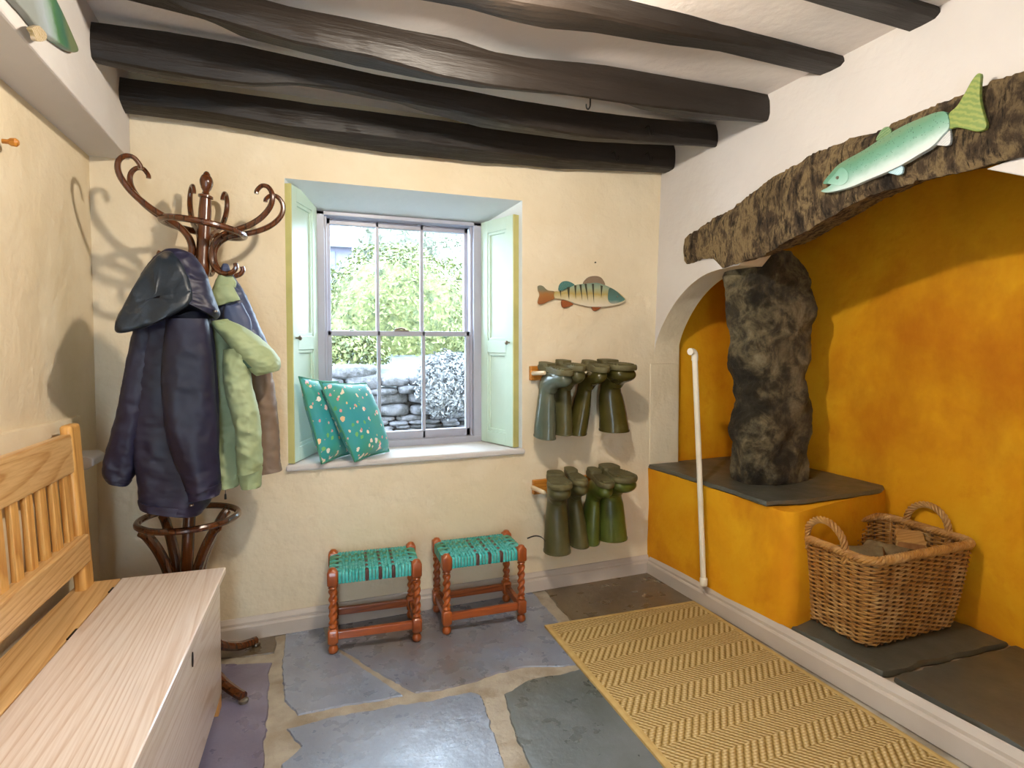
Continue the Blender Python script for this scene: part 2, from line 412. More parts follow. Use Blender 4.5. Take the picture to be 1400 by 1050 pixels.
# hearth recess: ochre walls
AX, AY0, AY1 = 2.48, .2, 2.575
mb = MB()
P = lambda x, y, z: Vector((x, y, z))
def wallgrid(a, b, c, d, nu, nv, seed, amp, nrm):
    vs = []; fs = []
    for j in range(nv + 1):
        for i in range(nu + 1):
            p = a.lerp(b, i / nu).lerp(d.lerp(c, i / nu), j / nv)
            e = min(i, nu - i, 3) / 3
            vs.append(p + nrm * (amp * fbm(p, 2.2, seed, 3) * min(1, e + .0)))
    for j in range(nv):
        for i in range(nu):
            q = j * (nu + 1) + i; fs.append((q, q + 1, q + nu + 2, q + nu + 1))
    mb.add(vs, fs)
wallgrid(P(AX, AY0, 0), P(AX, AY1, 0), P(AX - .06, AY1, 2.2), P(AX - .06, AY0, 2.2), 60, 50, 3, .02, P(-1, 0, 0))
wallgrid(P(1.90, AY1, 0), P(AX, AY1, 0), P(AX - .06, AY1, 2.2), P(1.90, AY1, 2.2), 20, 50, 4, .0, P(0, -1, 0))
wallgrid(P(1.90, AY0, 0), P(AX, AY0, 0), P(AX - .06, AY0, 2.2), P(1.90, AY0, 2.2), 10, 20, 4, .0, P(0, 1, 0))
mb.box((1.90, AY0, 2.19), (AX + .02, AY1, 2.25))
mb.box((AX + .02, AY0 - .05, -.05), (AX + .08, AY1 + .08, 2.25)); mb.box((1.92, AY1 + .02, -.05), (AX + .08, AY1 + .08, 2.25)); mb.box((1.93, AY0 - .08, -.05), (AX + .08, AY0 - .02, 2.25))
struct('wall_hearth', mb, M['ochre'], 'mottled ochre limewashed walls of the hearth recess', origin=(0, 0, 0), auto=60)
# right-hand pier of the hearth, outside the picture, and the plaster soffit under the lintel
mb = MB(); mb.box((1.80, YB, -.05), (2.0, AY0, 1.82))
struct('wall_front', mb, M['white'], 'white pier at the far right of the hearth', smooth=False, origin=(0, 0, 0))
mb = MB()
p0 = onx(1347, 231, 1.80); p1 = onx(1410, 213, 1.80); p2 = onx(1410, 243, 1.80)
mb.prism([p0, P(1.80, p1.y - .7, p1.z + .10), P(1.80, p1.y - .7, p2.z - .12), p2], (.25, 0, 0))
struct('trim_5', mb, M['white'], 'white plaster edge under the right end of the lintel', smooth=False, origin=(0, 0, 0), bevel=.004)
# wall behind the photographer; its doorway slot is added to let fill daylight in
mb = MB(); mb.box((-.95, YB - .1, -.05), (-.42, YB, CZ + .1)); mb.box((-.14, YB - .1, -.05), (2.1, YB, CZ + .1)); mb.box((-.42, YB - .1, 2.0), (-.14, YB, CZ + .1))
struct('wall_rear', mb, M['cream'], 'cream wall behind the camera with an added slot for fill daylight', smooth=False, origin=(0, 0, 0))
# plinth of ochre masonry under the slate ledge
mb = MB()
PY0, PZ = 1.655, .545
rings = []
base = []
for a in range(0, 91, 15):
    base.append((1.778 + .05 - .05 * math.cos(R(a)), PY0 + .05 - .05 * math.sin(R(a))))
outline = [(1.744, BW + .03), (1.754, 2.3), (1.766, 2.0), (1.772, 1.85)] + base + [(2.0, PY0 + .04), (2.2, PY0 + .08), (2.5, PY0 + .135), (2.5, BW + .03)]
for z in [0, .08, .16, .25, .35, .45, PZ]:
    rings.append([Vector((x + .008 * fbm((x, y, z), 5, 8, 3), y + .008 * fbm((x, y, z), 5, 9, 3), z)) for x, y in outline])
mb.loft(rings)
struct('trim_6', mb, M['ochre'], 'ochre limewashed masonry plinth carrying the slate ledge', origin=(0, 0, 0), auto=50)

# ---- skirtings
prof = [(0, 0), (.020, 0), (.020, .052), (.017, .058), (.013, .060), (.013, .070), (.008, .078), (.004, .086), (0, .088)]
mb = MB()
mb.loft([[Vector((x, BW - t - .002 + .02 * .0, z)) for t, z in prof] for x in (-.64, 1.745)])
struct('baseboard_back', mb, M['skirt'], 'stone-coloured moulded skirting along the back wall', auto=20, origin=(0, 0, 0))
mb = MB()
rings = []
for i in range(30):
    y = BW - .02 + (YB - BW) * i / 29
    x = 1.748 + .040 * (2.52 - y) + .003 * nz((0, y, 0), 3, 2)
    rings.append([Vector((x - t * 1.2, y, z * (1.0 + .16 * (2.52 - y)))) for t, z in prof])
mb.loft(rings)
struct('baseboard_right', mb, M['skirt'], 'stone-coloured moulded skirting below the hearth', auto=20, origin=(0, 0, 0))

# ---- hearth slabs
def roughslab(name, outline, z0, z1, label, seed, m='slate_dark', amp=.012, catg='stone slab', ch=.006):
    pts = []
    n = len(outline); c = Vector((sum(p[0] for p in outline) / n, sum(p[1] for p in outline) / n, 0))
    for i in range(n):
        a, b = Vector(outline[i] + (0,)), Vector(outline[(i + 1) % n] + (0,)); k = max(2, int((b - a).length / .025))
        for q in range(k):
            p = a.lerp(b, q / k); d = (c - p).normalized(); pts.append(p + d * (amp * fbm(p, 13, seed)))
    rings = []
    for ins, z in ((.010, z0), (.0, z0 + (z1 - z0) * .3), (.002, z0 + (z1 - z0) * .6), (ch, z1)):
        rings.append([p + (c - p).normalized() * (ins + .25 * amp * nz((p.x, p.y, z), 60, seed)) + Vector((0, 0, z + (.25 * (z1 - z0) * nz(p, 18, seed + 1) if z0 < z < z1 else 0))) for p in pts])
    mb = MB(); mb.loft(rings)
    o = obj(name, mb, M[m], auto=50); return tag(o, label, catg)
mb = MB(); mb.prism([(1.79, PY0 + .1, .0), (1.86, AY0, .0), (AX + .01, AY0, 0), (AX + .01, PY0 + .1, 0)], (0, 0, .078))
struct('trim_7', mb, M['mortar'], 'mortar bed of the raised hearth', origin=(0, 0, 0), smooth=False)
jl, jr = onz(1205, 924, .1), onz(1372, 882, .1)
roughslab('hearth_slab', [(1.800, PY0 + .01), (1.815, 1.5), (1.835, jl.y + .012), (AX - .03, jr.y + .006), (AX - .025, PY0 + .1)], .078, .10, 'dark slate hearth slab under the wicker basket', 4)
roughslab('hearth_slab', [(1.842, jl.y - .012), (1.850, .75), (1.86, AY0 + .01), (AX - .03, AY0 + .01), (AX - .03, jr.y - .016)], .078, .10, 'dark slate hearth slab in the bottom right corner, in front of the basket', 5)
# ---- slate ledge, stone pillar, lintel
sp = [onz(x, y, .565) for x, y in [(893, 638), (940, 651), (1004, 672), (1048, 687), (1100, 684), (1160, 676), (1206, 669), (1214, 664)]]
so = [(p.x, p.y) for p in sp]; so[0] = (1.735, BW - .014); so[-1] = (AX - .03, so[-1][1])
roughslab('slate_ledge', so + [(AX - .03, AY1 - .03), (1.93, AY1 - .03), (1.93, BW - .014)], .545, .567, 'thick slate ledge slab carrying the stone pillar', 9, amp=.008)
PYc = 2.06
rows = [(662, 1001, 1100), (640, 1002, 1098), (610, 1004, 1094), (585, 1008, 1097), (560, 1010, 1101), (535, 1007, 1100), (510, 1009, 1099), (485, 1003, 1101), (460, 1002, 1102), (435, 998, 1105), (412, 997, 1107), (398, 998, 1104), (380, 1001, 1092), (365, 1006, 1080), (352, 1014, 1071), (346, 1022, 1066)]
rows = cat(rows, 8)
rings = []
for k, (y, xl, xr) in enumerate(rows):
    a, b = ony(xl, y, PYc), ony(xr, y, PYc); c = (a + b) / 2; w = (b - a) / 2 * .87; ring = []
    for j in range(96):
        th = 2 * math.pi * j / 96; cx, sx = math.cos(th), math.sin(th)
        f = lambda v: math.copysign(abs(v) ** .62, v)
        d = c + w * f(cx) + Vector((0, .112 * f(sx), 0))
        out = Vector((cx, sx, 0))
        dd = .022 * fbm(d, 5, 11, 3) + .040 * (abs(nz(d, 5.5, 13)) - .25) + .010 * (abs(nz(d, 14, 14)) - .2) + .004 * fbm(d, 40, 12, 3)
        q = d + out * dd
        if k == 0: q.z = .567
        else: q.z = max(q.z, .568) + (.008 * nz(d, 10, 15) if k > 3 else 0)
        ring.append(q)
    rings.append(ring)
mb = MB(); mb.loft(rings)
tag(obj('stone_pillar', mb, M['pillar'], auto=70), 'rough sooty stone pillar standing on the slate ledge', 'pillar')
ztop = max(v.z for v in mb.v)
# lintel
top_px = [(936, 322), (968, 300), (1000, 281), (1035, 255), (1070, 231), (1110, 211), (1150, 195), (1190, 179), (1230, 163), (1265, 146), (1300, 131), (1350, 112), (1400, 92)]
bot_px = [(938, 360), (958, 354), (972, 353), (984, 366), (1040, 349), (1080, 326), (1120, 301), (1160, 281), (1200, 263), (1250, 247), (1300, 236), (1350, 224), (1400, 211)]
LX = 1.775
tp = [(onx(x, y, LX).y, onx(x, y, LX).z) for x, y in top_px]; bp = [(onx(x, y, LX).y, onx(x, y, LX).z) for x, y in bot_px]
def interp(pts, t):
    pts = sorted(pts)
    if t <= pts[0][0]: a, b = pts[0], pts[1]
    elif t >= pts[-1][0]: a, b = pts[-2], pts[-1]
    else:
        for a, b in zip(pts, pts[1:]):
            if a[0] <= t <= b[0]: break
    if abs(b[0] - a[0]) < 1e-6: return a[1]
    return a[1] + (b[1] - a[1]) * (t - a[0]) / (b[0] - a[0])
yl = tp[0][0]; ye = -.1
NS = 260; rings = []
for i in range(NS):
    y = yl + (ye - yl) * i / (NS - 1)
    if y > .92: zt, zb = interp(tp, y), interp(bp, y)
    else:
        zt = interp(tp, .93) + (.93 - y) * .05; zb = interp(bp, .93) + (.93 - y) * .03
    back = 2.02 if y < 2.1 else 1.90 + (2.02 - 1.90) * max(0, (2.27 - y) / .17)
    h = zt - zb; ring = []
    sec = [(LX + .012, zb), (LX + .002, zb + h * .12)] + [(LX, zb + h * q) for q in (.25, .38, .5, .62, .75)] + [(LX + .004, zb + h * .88), (LX + .02, zt), (LX + .1, zt + .004), (back, zt), (back, zt - h * .5), (back, zb + .065), (back - .08, zb + .048), (LX + .07, zb + .012)]
    for j, (x, z) in enumerate(sec):
        p = Vector((x, y, z)); f = 1 if j < 9 or j > 11 else .2
        d = f * (.010 * fbm(p, 9, 21) + .006 * fbm((x, y * 2.5, z * .8), 34, 22, 4))
        ring.append(Vector((x - d * (1 if j < 9 else 0), y, z + (d * .6 if j > 7 or j < 1 else 0))))
    rings.append(ring)
mb = MB(); mb.loft(rings)
tag(obj('lintel_beam', mb, M['lintel'], auto=50), 'rough hewn curved oak lintel beam over the ochre hearth', 'beam')
mb = MB()
a = ony(982, 385, 2.05); 
q = [ony(1000, 360, 2.0), ony(1066, 349, 2.0)]
mb.box((q[0].x + .0, 1.96, ztop - .004), (q[1].x + .03, 2.14, ztop + .016), Matrix.Rotation(R(-4), 3, 'Y'))
mb.box((q[0].x + .05, 1.99, ztop + .014), (q[1].x + .05, 2.12, ztop + .034), Matrix.Rotation(R(-8), 3, 'Y'))
tag(obj('wedge_plate', mb, M['iron'], smooth=False, bevel=.002), 'thin dark packing pieces wedged between pillar and lintel', 'wedge')

# ================================================================== CEILING BEAMS
def beam(label, yl_, yr_, th, Tp, Bp, Up, seed):
    xl, xr = -.56, 1.83
    Y = lambda x: yl_ + (yr_ - yl_) * (x - xl) / (xr - xl)
    def conv(pts, dy):
        out = []
        for x, y in pts:
            yy = (yl_ + yr_) / 2
            for _ in range(3): p = ony(x, y, yy + dy); yy = Y(p.x)
            p = ony(x, y, yy + dy); out.append((p.x, p.z))
        return sorted(out)
    t, b, u = conv(Tp, 0), conv(Bp, 0), conv(Up, th)
    def iv(pts, x): return pts[0][1] if x < pts[0][0] else pts[-1][1] if x > pts[-1][0] else interp(pts, x)
    rings = []
    N = 110
    for i in range(N):
        x = xl + (xr - xl) * i / (N - 1); y = Y(x); zt = min(iv(t, x), CZ - .0); zb = min(iv(b, x), zt - .03); zu = iv(u, x); zu = min(zu, zt - .03)
        r = [(y, zt), (y - .004, zt - (zt - zb) * .33), (y - .004, zt - (zt - zb) * .66), (y + .003, zb + .005), (y + .012, zb + (zu - zb) * .05), (y + th * .5, (zb + zu) / 2 - .003), (y + th - .01, zu), (y + th, zu + .012), (y + th, (zu + zt) / 2), (y + th, zt + .03), (y + .01, zt + .03)]
        ring = []
        for yy, zz in r:
            p = Vector((x * .35, yy, zz)); d = .006 * fbm(p, 11, seed) + .0025 * fbm((x, yy * 3, zz * 3), 20, seed + 1, 3)
            ring.append(Vector((x, yy + d, zz + d * .7)))
        rings.append(ring)
    mb = MB(); mb.loft(rings)
    return tag(obj('ceiling_beam', mb, M['beam'], auto=22), label, 'beam', 'dark ceiling beams')
beamA = beam('dark ceiling beam right against the window wall', 2.40, 2.43, .09,
     [(180, 118), (300, 133), (430, 152), (560, 168), (700, 185), (800, 195), (915, 205)],
     [(180, 140), (300, 156), (400, 174), (528, 188), (657, 206), (764, 217), (913, 229)],
     [(180, 157), (300, 172), (400, 190), (528, 210), (657, 223), (760, 231), (905, 237)], 31)
beamB = beam('second dark ceiling beam from the window wall, with a staple near its right end', 2.09, 2.13, .09,
     [(127, 42), (230, 55), (330, 72), (420, 92), (520, 113), (620, 130), (700, 145), (800, 160), (890, 170), (970, 177)],
     [(129, 80), (200, 94), (280, 107), (343, 115), (400, 114), (486, 123), (537, 135), (623, 152), (700, 169), (811, 187), (970, 199)],
     [(130, 88), (200, 105), (243, 114), (300, 118), (343, 120), (400, 117), (486, 127), (530, 138), (580, 155), (657, 176), (726, 185), (794, 194), (830, 196), (970, 201)], 33)
beamC = beam('third dark ceiling beam from the window wall, with a black hook below it', 1.80, 1.83, .10,
     [(150, -45), (320, 0), (400, 22), (477, 36), (550, 51), (623, 64), (674, 81), (726, 90), (829, 99), (1000, 128), (1043, 135)],
     [(140, -40), (228, 0), (257, 15), (314, 31), (400, 57), (507, 77), (601, 103), (679, 118), (764, 128), (850, 140), (1000, 158), (1043, 163)],
     [(140, -25), (206, 0), (257, 20), (300, 37), (334, 54), (400, 70), (486, 92), (571, 109), (657, 122), (721, 126), (786, 129), (829, 135), (871, 150), (936, 163), (1030, 168)], 35)
beamD = beam('fourth dark ceiling beam from the window wall, crossing the top of the picture', 1.46, 1.50, .10,
     [(300, -120), (700, -36), (854, 0), (914, 14), (943, 17), (1007, 25), (1079, 39), (1150, 55)],
     [(300, -70), (560, -22), (700, 2), (830, 24), (914, 43), (989, 55), (1060, 66), (1155, 82)],
     [(300, -52), (558, 0), (640, 15), (700, 32), (743, 41), (811, 47), (914, 64), (1007, 75), (1132, 95)], 37)
beamE = beam('nearest dark ceiling beam, only its end showing in the top right corner', 1.15, 1.18, .10,
     [(900, -110), (1290, -12)], [(900, -60), (1115, -12), (1290, 12)], [(900, -48), (1114, 0), (1253, 30)], 39)

# hooks under the beams
def hook(label, path, r=.003):
    mb = MB(); mb.tube(cat(path, 6), r, 8)
    return tag(obj('beam_hook', mb, M['iron']), label, 'hook')
c = ony(807, 134, 1.88)
hook('black iron hook hanging under the third beam', [c + Vector(p) for p in [(0, 0, .01), (0, 0, -.015), (-.001, 0, -.03), (-.008, 0, -.041), (-.015, 0, -.036), (-.016, 0, -.024)]])
for (x, y, Y, lb) in [(889, 180, 2.098, 'small bent staple hook on the face of the second beam near its right end'), (842, 215, 2.405, 'left of two small bent hooks on the beam against the window wall'), (888, 216, 2.405, 'right of two small bent hooks on the beam against the window wall')]:
    c = ony(x, y, Y)
    hook(lb, [c + Vector(p) for p in [(-.010, .02, .022), (-.010, -.006, .022), (-.009, -.009, .0), (-.004, -.010, -.016), (.006, -.010, -.017), (.010, -.010, -.006), (.010, -.008, .004)]])

# ceiling lamp between the beams, just above the frame
lx, ly, lz = LAMP_AT
lamp = thing('ceiling_lamp', 'small ceiling lamp with a bare warm bulb between the beams', 'lamp', (lx, ly, CZ))
mb = MB(); mb.lathe([(.0, CZ), (.045, CZ), (.045, CZ - .012), (.02, CZ - .024), (.008, CZ - .03), (.008, lz + .065), (.02, lz + .06), (.02, lz + .034), (.0, lz + .034)], (lx, ly, 0)); obj('lamp_holder', mb, M['whitepaint'], lamp)
mb = MB(); mb.lathe([(.002, -.032), (.018, -.027), (.030, -.012), (.032, 0), (.028, .016), (.016, .032)], (lx, ly, lz)); obj('bulb', mb, emit('lit bulb', LAMP_COLOUR, LAMP_RADIANCE), lamp)

# ================================================================== WINDOW
win = thing('window_1', 'grey-white six-pane sash window with mint shutters', None, ((ix0 + ix1) / 2, FY, .69)); win['kind'] = 'structure'
fx0, fx1 = ony(441, 450, FY).x, ony(650, 450, FY).x
fz0, fz1 = ony(560, 603, FY).z, ony(540, 298, FY).z
mb = MB()
for lo, hi in [((ix0, FY - .01, iz0), (fx0 + .012, FY + .09, iz1)), ((fx1 - .012, FY - .01, iz0), (ix1, FY + .09, iz1)), ((ix0, FY - .01, fz1 - .012), (ix1, FY + .09, iz1)), ((ix0, FY - .012, iz0 - .0), (ix1, FY + .09, fz0 + .008))]: mb.box(lo, hi)
for q in (0, 1):
    mb.box((fx0 + .012 - .0, FY + .012, fz0), (fx0 + .024, FY + .03, fz1)) if q == 0 else mb.box((fx1 - .024, FY + .012, fz0), (fx1 - .012, FY + .03, fz1))
obj('window_frame', mb, M['sash'], win, smooth=False, bevel=.003)
xa, xb = fx0 + .02, fx1 - .02
zm = ony(540, 456, FY + .03).z
zA, zB = fz0 + .006, fz1 - .010
cols = [xa + .022 + (xb - xa - .044) * k / 3 for k in range(4)]
def sash(name, y, z0, z1, bot, top):
    mb = MB()
    mb.box((xa, y, z0), (xa + .022, y + .03, z1)); mb.box((xb - .022, y, z0), (xb, y + .03, z1))
    mb.box((xa, y, z0), (xb, y + .03, z0 + bot)); mb.box((xa, y, z1 - top), (xb, y + .03, z1))
    for c in cols[1:3]: mb.box((c - .008, y, z0), (c + .008, y + .026, z1))
    s = obj(name, mb, M['sash'], win, smooth=False, bevel=.003)
    for k in range(3):
        g = MB(); g.quad((cols[k], y + .016, z0 + bot), (cols[k + 1], y + .016, z0 + bot), (cols[k + 1], y + .016, z1 - top), (cols[k], y + .016, z1 - top))
        obj('pane', g, M['glass'], s, smooth=False)
    return s
sash('lower_sash', FY + .026, zA, zm + .012, .04, .024)
up_ = sash('upper_sash', FY + .058, zm - .012, zB, .024, .03)
mb = MB(); xm = ony(550, 452, FY).x; mb.box((xm - .035, FY + .02, zm + .012), (xm + .035, FY + .045, zm + .017)); mb.tube([(xm - .03, FY + .03, zm + .02), (xm, FY + .03, zm + .026), (xm + .02, FY + .025, zm + .02)], .005)
obj('sash_lock', mb, M['brass'], win)
# sill board
mb = MB(); mb.prism([(ox0 - .012, BW - .018, 0), (ox1 + .012, BW - .018, 0), (ix1 + .01, FY, 0), (ix0 - .01, FY, 0)], (0, 0, .028))
for i in range(len(mb.v)): mb.v[i].z += .668
obj('window_sill', mb, M['white'], win, smooth=False, bevel=.010, seg=4)
# shutters folded back against the splays
def shutter(h, f, z0, z1, inn, side):
    # h: hinge (x, y) by the frame; f: free edge (x, y); inn: direction into the opening
    H, F_ = Vector((h[0], h[1], 0)), Vector((f[0], f[1], 0)); u = (F_ - H).normalized(); w = (F_ - H).length
    nrm = Vector((-u.y, u.x, 0)); nrm = nrm if nrm.x * inn > 0 else -nrm
    th = .026
    def bx(a, b, z_0, z_1, t0, t1): mb.prism([H + u * a + nrm * t0 + Vector((0, 0, z_0)), H + u * b + nrm * t0 + Vector((0, 0, z_0)), H + u * b + nrm * t1 + Vector((0, 0, z_0)), H + u * a + nrm * t1 + Vector((0, 0, z_0))], (0, 0, z_1 - z_0))
    mb = MB(); st = .052; zmid = z0 + (z1 - z0) * .435
    bx(0, w - .002, z0, z1, -th, -.012)
    for a, b in ((0, st), (w - st - .002, w - .002)): bx(a, b, z0, z1, -.012, 0)
    for a, b in ((z0, z0 + .06), (zmid - .03, zmid + .03), (z1 - .06, z1)): bx(st, w - st - .002, a, b, -.012, 0)
    for a, b in ((z0 + .06, zmid - .03), (zmid + .03, z1 - .06)):      # moulding round each panel
        m_ = .014
        bx(st, st + m_, a, b, -.012, -.004); bx(w - st - m_ - .002, w - st - .002, a, b, -.012, -.004); bx(st, w - st, a, a + m_, -.012, -.004); bx(st, w - st, b - m_, b, -.012, -.004)
    s = obj('shutter', mb, M['mint'], win, smooth=False, bevel=.002)
    mb = MB(); bx(w - .002, w + .006, z0, z1, -th - .004, .002)
    obj('shutter_edge', mb, M['mint_edge'], s, smooth=False, bevel=.002)
    mb = MB(); c = H + u * (w - .028) + Vector((0, 0, zmid + .02))
    mb.tube([c, c + nrm * .014], .004, 10); mb.tube([c + nrm * .012, c + nrm * .016, c + nrm * .022, c + nrm * .026], [.006, .010, .010, .004], 12)
    obj('knob', mb, M['brass'], s)
    return s
lf = ony(399, 450, BW); shutter((ony(436, 450, FY).x - .004, FY - .014), (lf.x + .004, BW - .004), .70, 1.845, 1, 'l')
rf = ony(702, 450, BW + .005); shutter((ony(655, 450, FY).x + .006, FY - .014), (rf.x - .0, BW + .008), .70, 1.80, -1, 'r')

# ================================================================== OUTSIDE THE WINDOW
M['leaf'] = blotch('hedge leaf', '485228', '767846', 30, rough=.6, bump=0, c3='2A3619', s3=7)
M['leafpale'] = blotch('pale leaf', '5E6450', '7E8070', 20, rough=.6, bump=0)
M['lav'] = blotch('silver grey foliage', '5E6062', '7C7E80', 20, rough=.7, bump=0)
M['drystone'] = blotch('garden stone', '464648', '68676C', 14, rough=.9, bump=.8, bscale=30, bdist=.03, c3='282924', s3=8)
M['grass'] = blotch('rough grass bank', '4E5250', '646866', 7, rough=.9, bump=.4)
M['render'] = blotch('pale rendered gable', '6C6A76', '605E6C', 5, rough=.8, bump=.1)
M['roof'] = blotch('pale slate roof', '525862', '62666E', 14, rough=.6, bump=.3)
mb = MB()
vs = []; fs = []; nx_ = 24; ysr = [2.95, 3.5, 4.2, 5.0, 5.12, 5.4, 5.8, 6.4, 7, 8, 9, 10, 11, 12.5, 14, 17]; ny_ = len(ysr) - 1
for j in range(ny_ + 1):
    for i in range(nx_ + 1):
        x = -3 + 12 * i / nx_; y = ysr[j]
        z = .0 if y < 5.05 else .80 + (y - 5.1) * .17
        vs.append((x, y, z + .08 * nz((x, y, 0), .8, 2)))
for j in range(ny_):
    for i in range(nx_):
        q = j * (nx_ + 1) + i; fs.append((q, q + 1, q + nx_ + 2, q + nx_ + 1))
mb.add(vs, fs)
struct('ground', mb, M['grass'], 'rough grassy bank outside the window', origin=(0, 4, 0))
# dry stone retaining wall: stones are its pattern
def stone(mb, c, s, seed, n=10):
    rings = []
    for i in range(7):
        ph = -math.pi / 2 + math.pi * i / 6; r = max(.08, math.cos(ph)) ** .5
        rings.append([Vector((c[0] + s[0] * math.copysign(abs(math.cos(t)) ** .6, math.cos(t)) * r, c[1] + s[1] * math.copysign(abs(math.sin(t)) ** .6, math.sin(t)) * r, c[2] + s[2] * math.copysign(abs(math.sin(ph)) ** .7, math.sin(ph)))) for t in [2 * math.pi * k / n for k in range(n)]])
    for r_ in rings:
        for p in r_: p += (p - Vector(c)).normalized() * (.35 * min(s) * fbm(p, 5, seed, 3))
    mb.loft(rings)
mb = MB(); z = -.05
mb.box((-.6, 5.05, -.1), (2.35, 5.3, .78))
while z < .84:
    h0 = random.choice((.018, .025, .035, .05, .06)); x = -.7 + random.uniform(0, .1)
    while x < 2.35:
        w = random.uniform(.06, .19); h = h0 * random.uniform(.75, 1.25)
        if z < .70 or x < 1.75: stone(mb, (x + w, 5.0 + random.uniform(-.04, .04), z + h0 + random.uniform(-.008, .008)), (w * 1.04, .11, h * 1.08), random.random() * 50)
        x += 2 * w - .004
    z += 2 * h0 * .96
tag(obj('garden_wall', mb, M['drystone'], auto=60), 'weathered grey dry stone garden wall outside the window', 'wall')
mb = MB(); c_ = ony(480, 492, 4.95); stone(mb, (c_.x + .02, 5.0, .955), (.20, .14, .06), 5, 14)
tag(obj('coping_stone', mb, M['drystone'], auto=60), 'large pale flat stone lying on top of the garden wall, at the left', 'stone')
def leaves(mb, c, s, n, size, seed, lo=-.3, fill=.35):
    rnd = random.Random(seed)
    for _ in range(n):
        while True:
            d = Vector((rnd.gauss(0, 1), rnd.gauss(0, 1), rnd.gauss(0, 1))).normalized()
            if d.z > lo: break
        rr = 1 - fill * rnd.random() ** 1.5; lump = 1 + .16 * noise.noise(d * 3.1 + Vector((seed, 0, 0)))
        p = Vector((c[0] + d.x * s[0] * rr * lump, c[1] + d.y * s[1] * rr * lump, c[2] + d.z * s[2] * rr * lump))
        nrm = (d + Vector((rnd.uniform(-.9, .9), rnd.uniform(-.9, .9), rnd.uniform(-.6, .9)))).normalized()
        t = nrm.orthogonal().normalized(); t = Matrix.Rotation(rnd.uniform(0, 6.28), 3, nrm) @ t; b = nrm.cross(t); L_ = size * rnd.uniform(.7, 1.3)
        mb.add([p - t * L_, p + b * L_ * .45 + nrm * L_ * .1, p + t * L_, p - b * L_ * .45 + nrm * L_ * .1], [(0, 1, 2), (0, 2, 3)])
def bush(name, label, c, s, n, size, seed, mat, catg='bush', lo=-.3, core=True):
    t = thing(name, label, catg, (c[0], c[1], c[2] - s[2] * .5))
    mb = MB(); leaves(mb, c, s, n, size, seed, lo); obj('foliage', mb, mat, t, smooth=False)
    mb = MB()
    if core: stone(mb, c, (s[0] * .75, s[1] * .75, s[2] * .75), seed, 16); obj('branches', mb, mat, t)
    else:
        for k in range(9):
            a = k * .7; mb.tube([(c[0] + .05 * math.cos(a), c[1] + .05 * math.sin(a), c[2] - s[2] * .5), (c[0] + s[0] * .6 * math.cos(a), c[1] + s[1] * .6 * math.sin(a), c[2] + s[2] * .5)], .006, 5)
        obj('stem', mb, mat, t)
    return t
b = ony(545, 425, 7.2)
bush('hedge_bush', 'big rounded yellow-green clipped bush filling the window', (b.x, 7.2, 1.42), (1.06, .9, .98), 14000, .030, 3, M['leaf'], lo=-.6)
b = ony(618, 400, 8.6)
bush('shrub', 'looser pale green shrub behind the bush at the upper right of the window', (b.x + .55, 8.8, 1.9), (1.1, .8, 1.05), 5200, .042, 5, M['leafpale'], lo=-.6)
b = ony(548, 318, 10.5)
bush('shrub', 'pale distant tree top above the rounded bush', (b.x + .3, 11, 2.9), (1.2, 1, .9), 3600, .055, 15, M['leafpale'], lo=-.6)
b = ony(470, 480, 5.5)
bush('fern', 'bright green ferny plant growing behind the left end of the garden wall', (b.x, 5.75, 1.06), (.45, .22, .26), 1600, .03, 8, M['leaf'], 'fern', core=False)
b = ony(600, 500, 5.0)
bush('lavender', 'silvery grey shrub spilling over the right end of the garden wall', (b.x, 4.74, .84), (.26, .10, .30), 2600, .020, 9, M['lav'], 'shrub', lo=-.9, core=False)
b = ony(630, 575, 4.9)
bush('fern', 'small bright green plant at the foot of the wall, lower right of the window', (b.x + .12, 4.6, .32), (.2, .16, .3), 900, .03, 18, M['leaf'], 'fern', core=False)
hs = thing('garden_building', 'pale outbuilding with a low slate roof at the upper left of the window', 'building', (ony(460, 340, 9).x - .6, 9.4, 1.5))
p = ony(486, 338, 9); 
mb = MB(); mb.box((p.x - 2.5, 9, 1.2), (p.x - .05, 10.5, p.z)); obj('wall', mb, M['render'], hs, smooth=False)
mb = MB(); mb.prism([(p.x - 2.6, 8.85, p.z - .03), (p.x - 2.6, 8.85, p.z + .03), (p.x - 2.6, 10, p.z + .5), (p.x - 2.6, 10, p.z + .42)], (2.65, 0, 0)); obj('roof', mb, M['roof'], hs, smooth=False)
mb = MB(); mb.box((p.x - .65, 8.97, p.z - .35), (p.x - .3, 9.02, p.z - .08)); obj('window', mb, M['roof'], hs, smooth=False)

# ================================================================== COAT STAND
SX, SY = -.370, 2.28
LEAN = .062
def ln(p): return Vector((SX + p[0] + LEAN * p[2], SY + p[1], p[2] - .15 * p[0] * max(0, min(1, p[2] - .6))))
def pol(r, a, z): return (r * math.cos(R(a)), r * math.sin(R(a)), z)
stand = thing('coat_stand', 'dark bentwood coat stand hung with jackets in the corner', 'coat stand', (SX, SY, 0))
def lathe_lean(mb, prof, n=16):
    mb.loft([[ln((r * math.cos(2 * math.pi * j / n), r * math.sin(2 * math.pi * j / n), z)) for j in range(n)] for r, z in prof])
mb = MB()
lathe_lean(mb, [(.010, .18), (.022, .20), (.022, .36), (.020, .40), (.020, 1.36), (.024, 1.365), (.026, 1.385), (.018, 1.40), (.014, 1.415), (.022, 1.43), (.026, 1.45), (.024, 1.475), (.021, 1.49), (.021, 1.66), (.018, 1.70), (.024, 1.703), (.024, 1.71), (.013, 1.716), (.010, 1.725), (.016, 1.735), (.021, 1.75), (.022, 1.76), (.019, 1.772), (.015, 1.779), (.012, 1.781), (.011, 1.786), (.006, 1.793), (.001, 1.795)])
obj('post', mb, M['bent'], stand)
